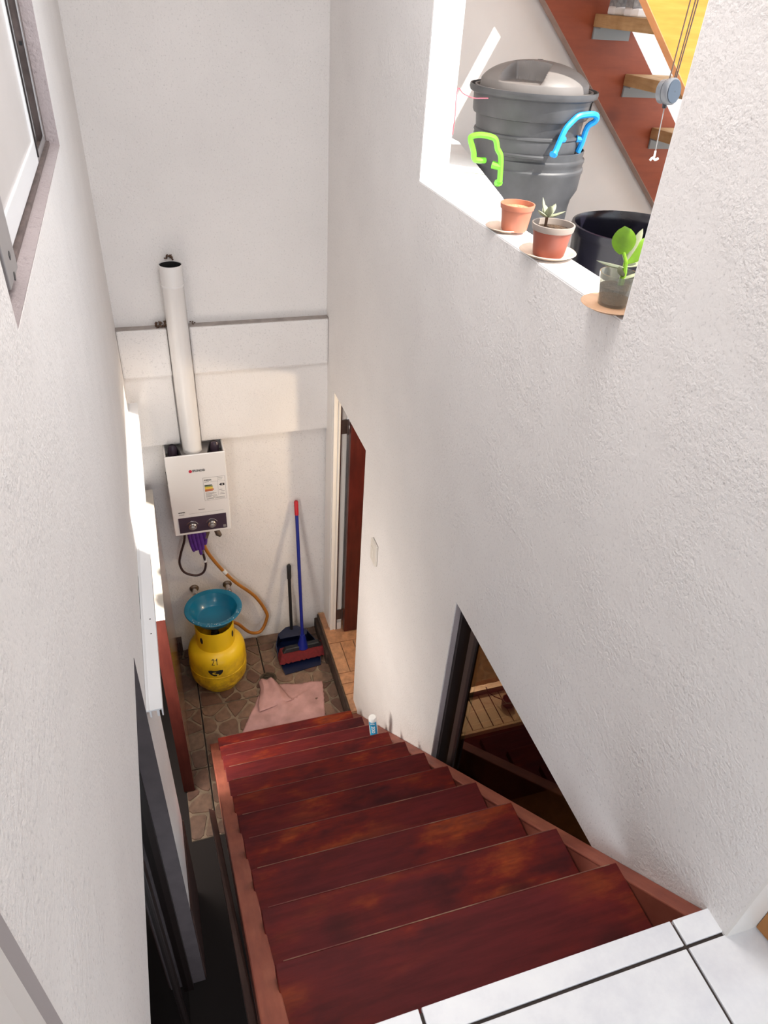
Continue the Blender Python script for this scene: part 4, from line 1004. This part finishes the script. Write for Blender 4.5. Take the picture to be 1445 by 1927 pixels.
def leaf(mb, p, d, L, w, th=.004, up=None, n=8):
    d = Vector(d).normalized(); up = Vector(up) if up else Vector((0, 0, 1))
    s_ = d.cross(up).normalized(); nn = s_.cross(d)
    vs = []; m_ = 8
    for j in range(n+1):
        t = j/n; ww = w*math.sin(PI*min(1, .06+t*.94))**.65 * (1 if t < .98 else .4); tt = th*math.sin(PI*min(1, .1+.88*t))
        for i in range(m_):
            a = 2*PI*i/m_; vs.append(Vector(p) + d*L*t + s_*ww*math.cos(a) + nn*(tt*math.sin(a) + .15*L*t*t))
    mb.add(vs, [(j*m_+i, j*m_+(i+1) % m_, (j+1)*m_+(i+1) % m_, (j+1)*m_+i) for j in range(n) for i in range(m_)] + [tuple(range(m_-1, -1, -1)), tuple(n*m_+i for i in range(m_))])
sc1 = thing('succulent', 'tiny pale green succulent rosette growing in the brown pot', 'succulent', (1.035, 1.75, z2 + .066))
c = Vector((1.035, 1.75, z2 + .066))
mb = MB(); mb.tube([c, c + Vector((0, 0, .03))], .004, 8); part('stem', mb, 'leaf_dry', sc1)
for i, (a, e, L) in enumerate(((200,.35,.045),(320,.3,.05),(80,.5,.04),(20,.9,.04),(250,1.0,.042),(140,1.6,.05))):
    mb = MB(); a = math.radians(a); leaf(mb, c + Vector((0,0,.028)), (math.cos(a), math.sin(a), e), L, .010); part('leaf', mb, 'leaf_pale', sc1, smooth=True)
cz = SZ + .007; cc = Vector((1.023, 1.370, cz))
cup = thing('glass_cup', 'cloudy glass cup of dark wet soil at the near end of the sill', 'cup', cc)
mb = MB(); mb.lathe([(.033,0),(.034,.003),(.044,.072),(.042,.072),(.0325,.006),(.002,.005)], cc, 36); part('glass', mb, 'glass_clear', cup, smooth=True)
mb = MB(); mb.lathe([(.0318,.007),(.036,.035),(.037,.042),(.02,.046),(.001,.043)], cc, 30); part('soil', mb, 'soil', cup, smooth=True)
sc2 = thing('succulent', 'bright green round-leaved succulent growing in the cloudy glass cup', 'succulent', cc + Vector((.008, .0, .043)))
b0 = cc + Vector((.010, 0, .043)); fork = b0 + Vector((.000, .002, .052))
mb = MB(); mb.tube([b0, b0 + Vector((.001,0,.03)), fork], [.007,.0065,.005], 8); part('stem', mb, 'leaf', sc2, smooth=True)
mb = MB(); mb.tube([fork, fork + Vector((-.008,.006,.02))], .004, 8); leaf(mb, fork + Vector((-.008,.006,.016)), (-.15,.12,1), .062, .026, .004, up=(-.6,-.8,.3)); part('leaf', mb, 'leaf', sc2, smooth=True)
mb = MB(); leaf(mb, fork, (.75,-.1,.75), .075, .019, .004, up=(-.5,-.7,.5)); part('leaf', mb, 'leaf', sc2, smooth=True)
mb = MB(); leaf(mb, fork, (.55,.25,1), .075, .010, .005, up=(-.6,-.6,.2)); part('leaf', mb, 'leaf_pale', sc2, smooth=True)
mb = MB(); leaf(mb, fork - Vector((0,0,.012)), (-1,.15,.06), .072, .009, .004); part('leaf', mb, 'leaf_pale', sc2, smooth=True)
mb = MB(); leaf(mb, fork - Vector((0,0,.01)), (1,-.1,.12), .06, .010, .004); part('leaf', mb, 'leaf_pale', sc2, smooth=True)
mb = MB(); leaf(mb, b0 + Vector((0,0,.02)), (-.7,-.5,.5), .05, .009, .003); leaf(mb, b0 + Vector((0,0,.015)), (.8,-.5,.35), .045, .010, .003); part('leaf', mb, 'leaf_pale', sc2, smooth=True)

# clothes-line reel with its cords, thin red wire
rc = Vector((1.655, 2.2, -.223))
rl2 = thing('clothesline_reel', 'blue-grey retractable clothesline reel hanging on dark cords before the outdoor stair', 'clothesline reel', rc)
ax = Vector((.25, -.80, .10)).normalized(); R = ax.to_track_quat('Z', 'Y').to_matrix()
mb = MB(); mb.lathe([(.030,-.030),(.034,-.027),(.034,-.010),(.030,-.008),(.036,-.006),(.0375,.0),(.0375,.012),(.035,.016),(.034,.016)], rc, 32, R=R); part('housing', mb, 'reel_light', rl2, smooth=True)
mb = MB(); mb.lathe([(.0325,.0162),(.0315,.019),(.002,.0195)], rc, 32, R=R, capt=False); part('face', mb, 'reel', rl2, smooth=True)
text('lettering', 'AMIGO', .010, 'white_plastic', rl2, rc + R @ Vector((0,0,.0200)) + Vector((.008,.005,-.003)), Vector((0,0,1)).cross(ax), (0,0,1), width=.028)
mb = MB(); mb.tube([rc + Vector((-.006,0,-.034)), rc + Vector((-.004,.0,-.046))], .007, 8); part('spout', mb, 'black', rl2)
for j, (dx, tx) in enumerate(((-.012, .0), (.006, .006), (.012, .012))):
    a = rc + Vector((dx, 0, .035)); mb = MB(); e = Vector((1.640 + .030 + tx, 2.2, .55)); mb.tube([a, a.lerp(e, .35) + Vector((-.006+.004*j,0,0)), e], .0022, 6); part('cord', mb, 'cord', rl2)
mb = MB(); mb.tube([rc + Vector((-.004,0,-.045)), (1.655,2.2,-.33), (1.660,2.2,-.395)], .0018, 6); part('line', mb, 'cord_grey', rl2)
mb = MB(); mb.tube([(1.660,2.2,-.393),(1.661,2.2,-.412)], .0035, 6); mb.tube(spline([(1.648,2.2,-.422),(1.656,2.2,-.414),(1.668,2.2,-.420),(1.678,2.2,-.416)], 4), .0040, 6); part('hook', mb, 'white_plastic', rl2)
mb = MB(); mb.tube(spline([(1.30,2.775,-.322),(1.265,2.752,-.320),(1.22,2.73,-.317),(1.167,2.70,-.301),(1.128,2.66,-.281),(1.112,2.63,-.316),(1.112,2.625,-.355),(1.108,2.62,-.42)], 6), .0016, 6)
tag(part('wire', mb, 'red_wire', at=(1.27, 2.68, -.4)), 'thin red wire running from the trash can rim to the sill', 'wire')
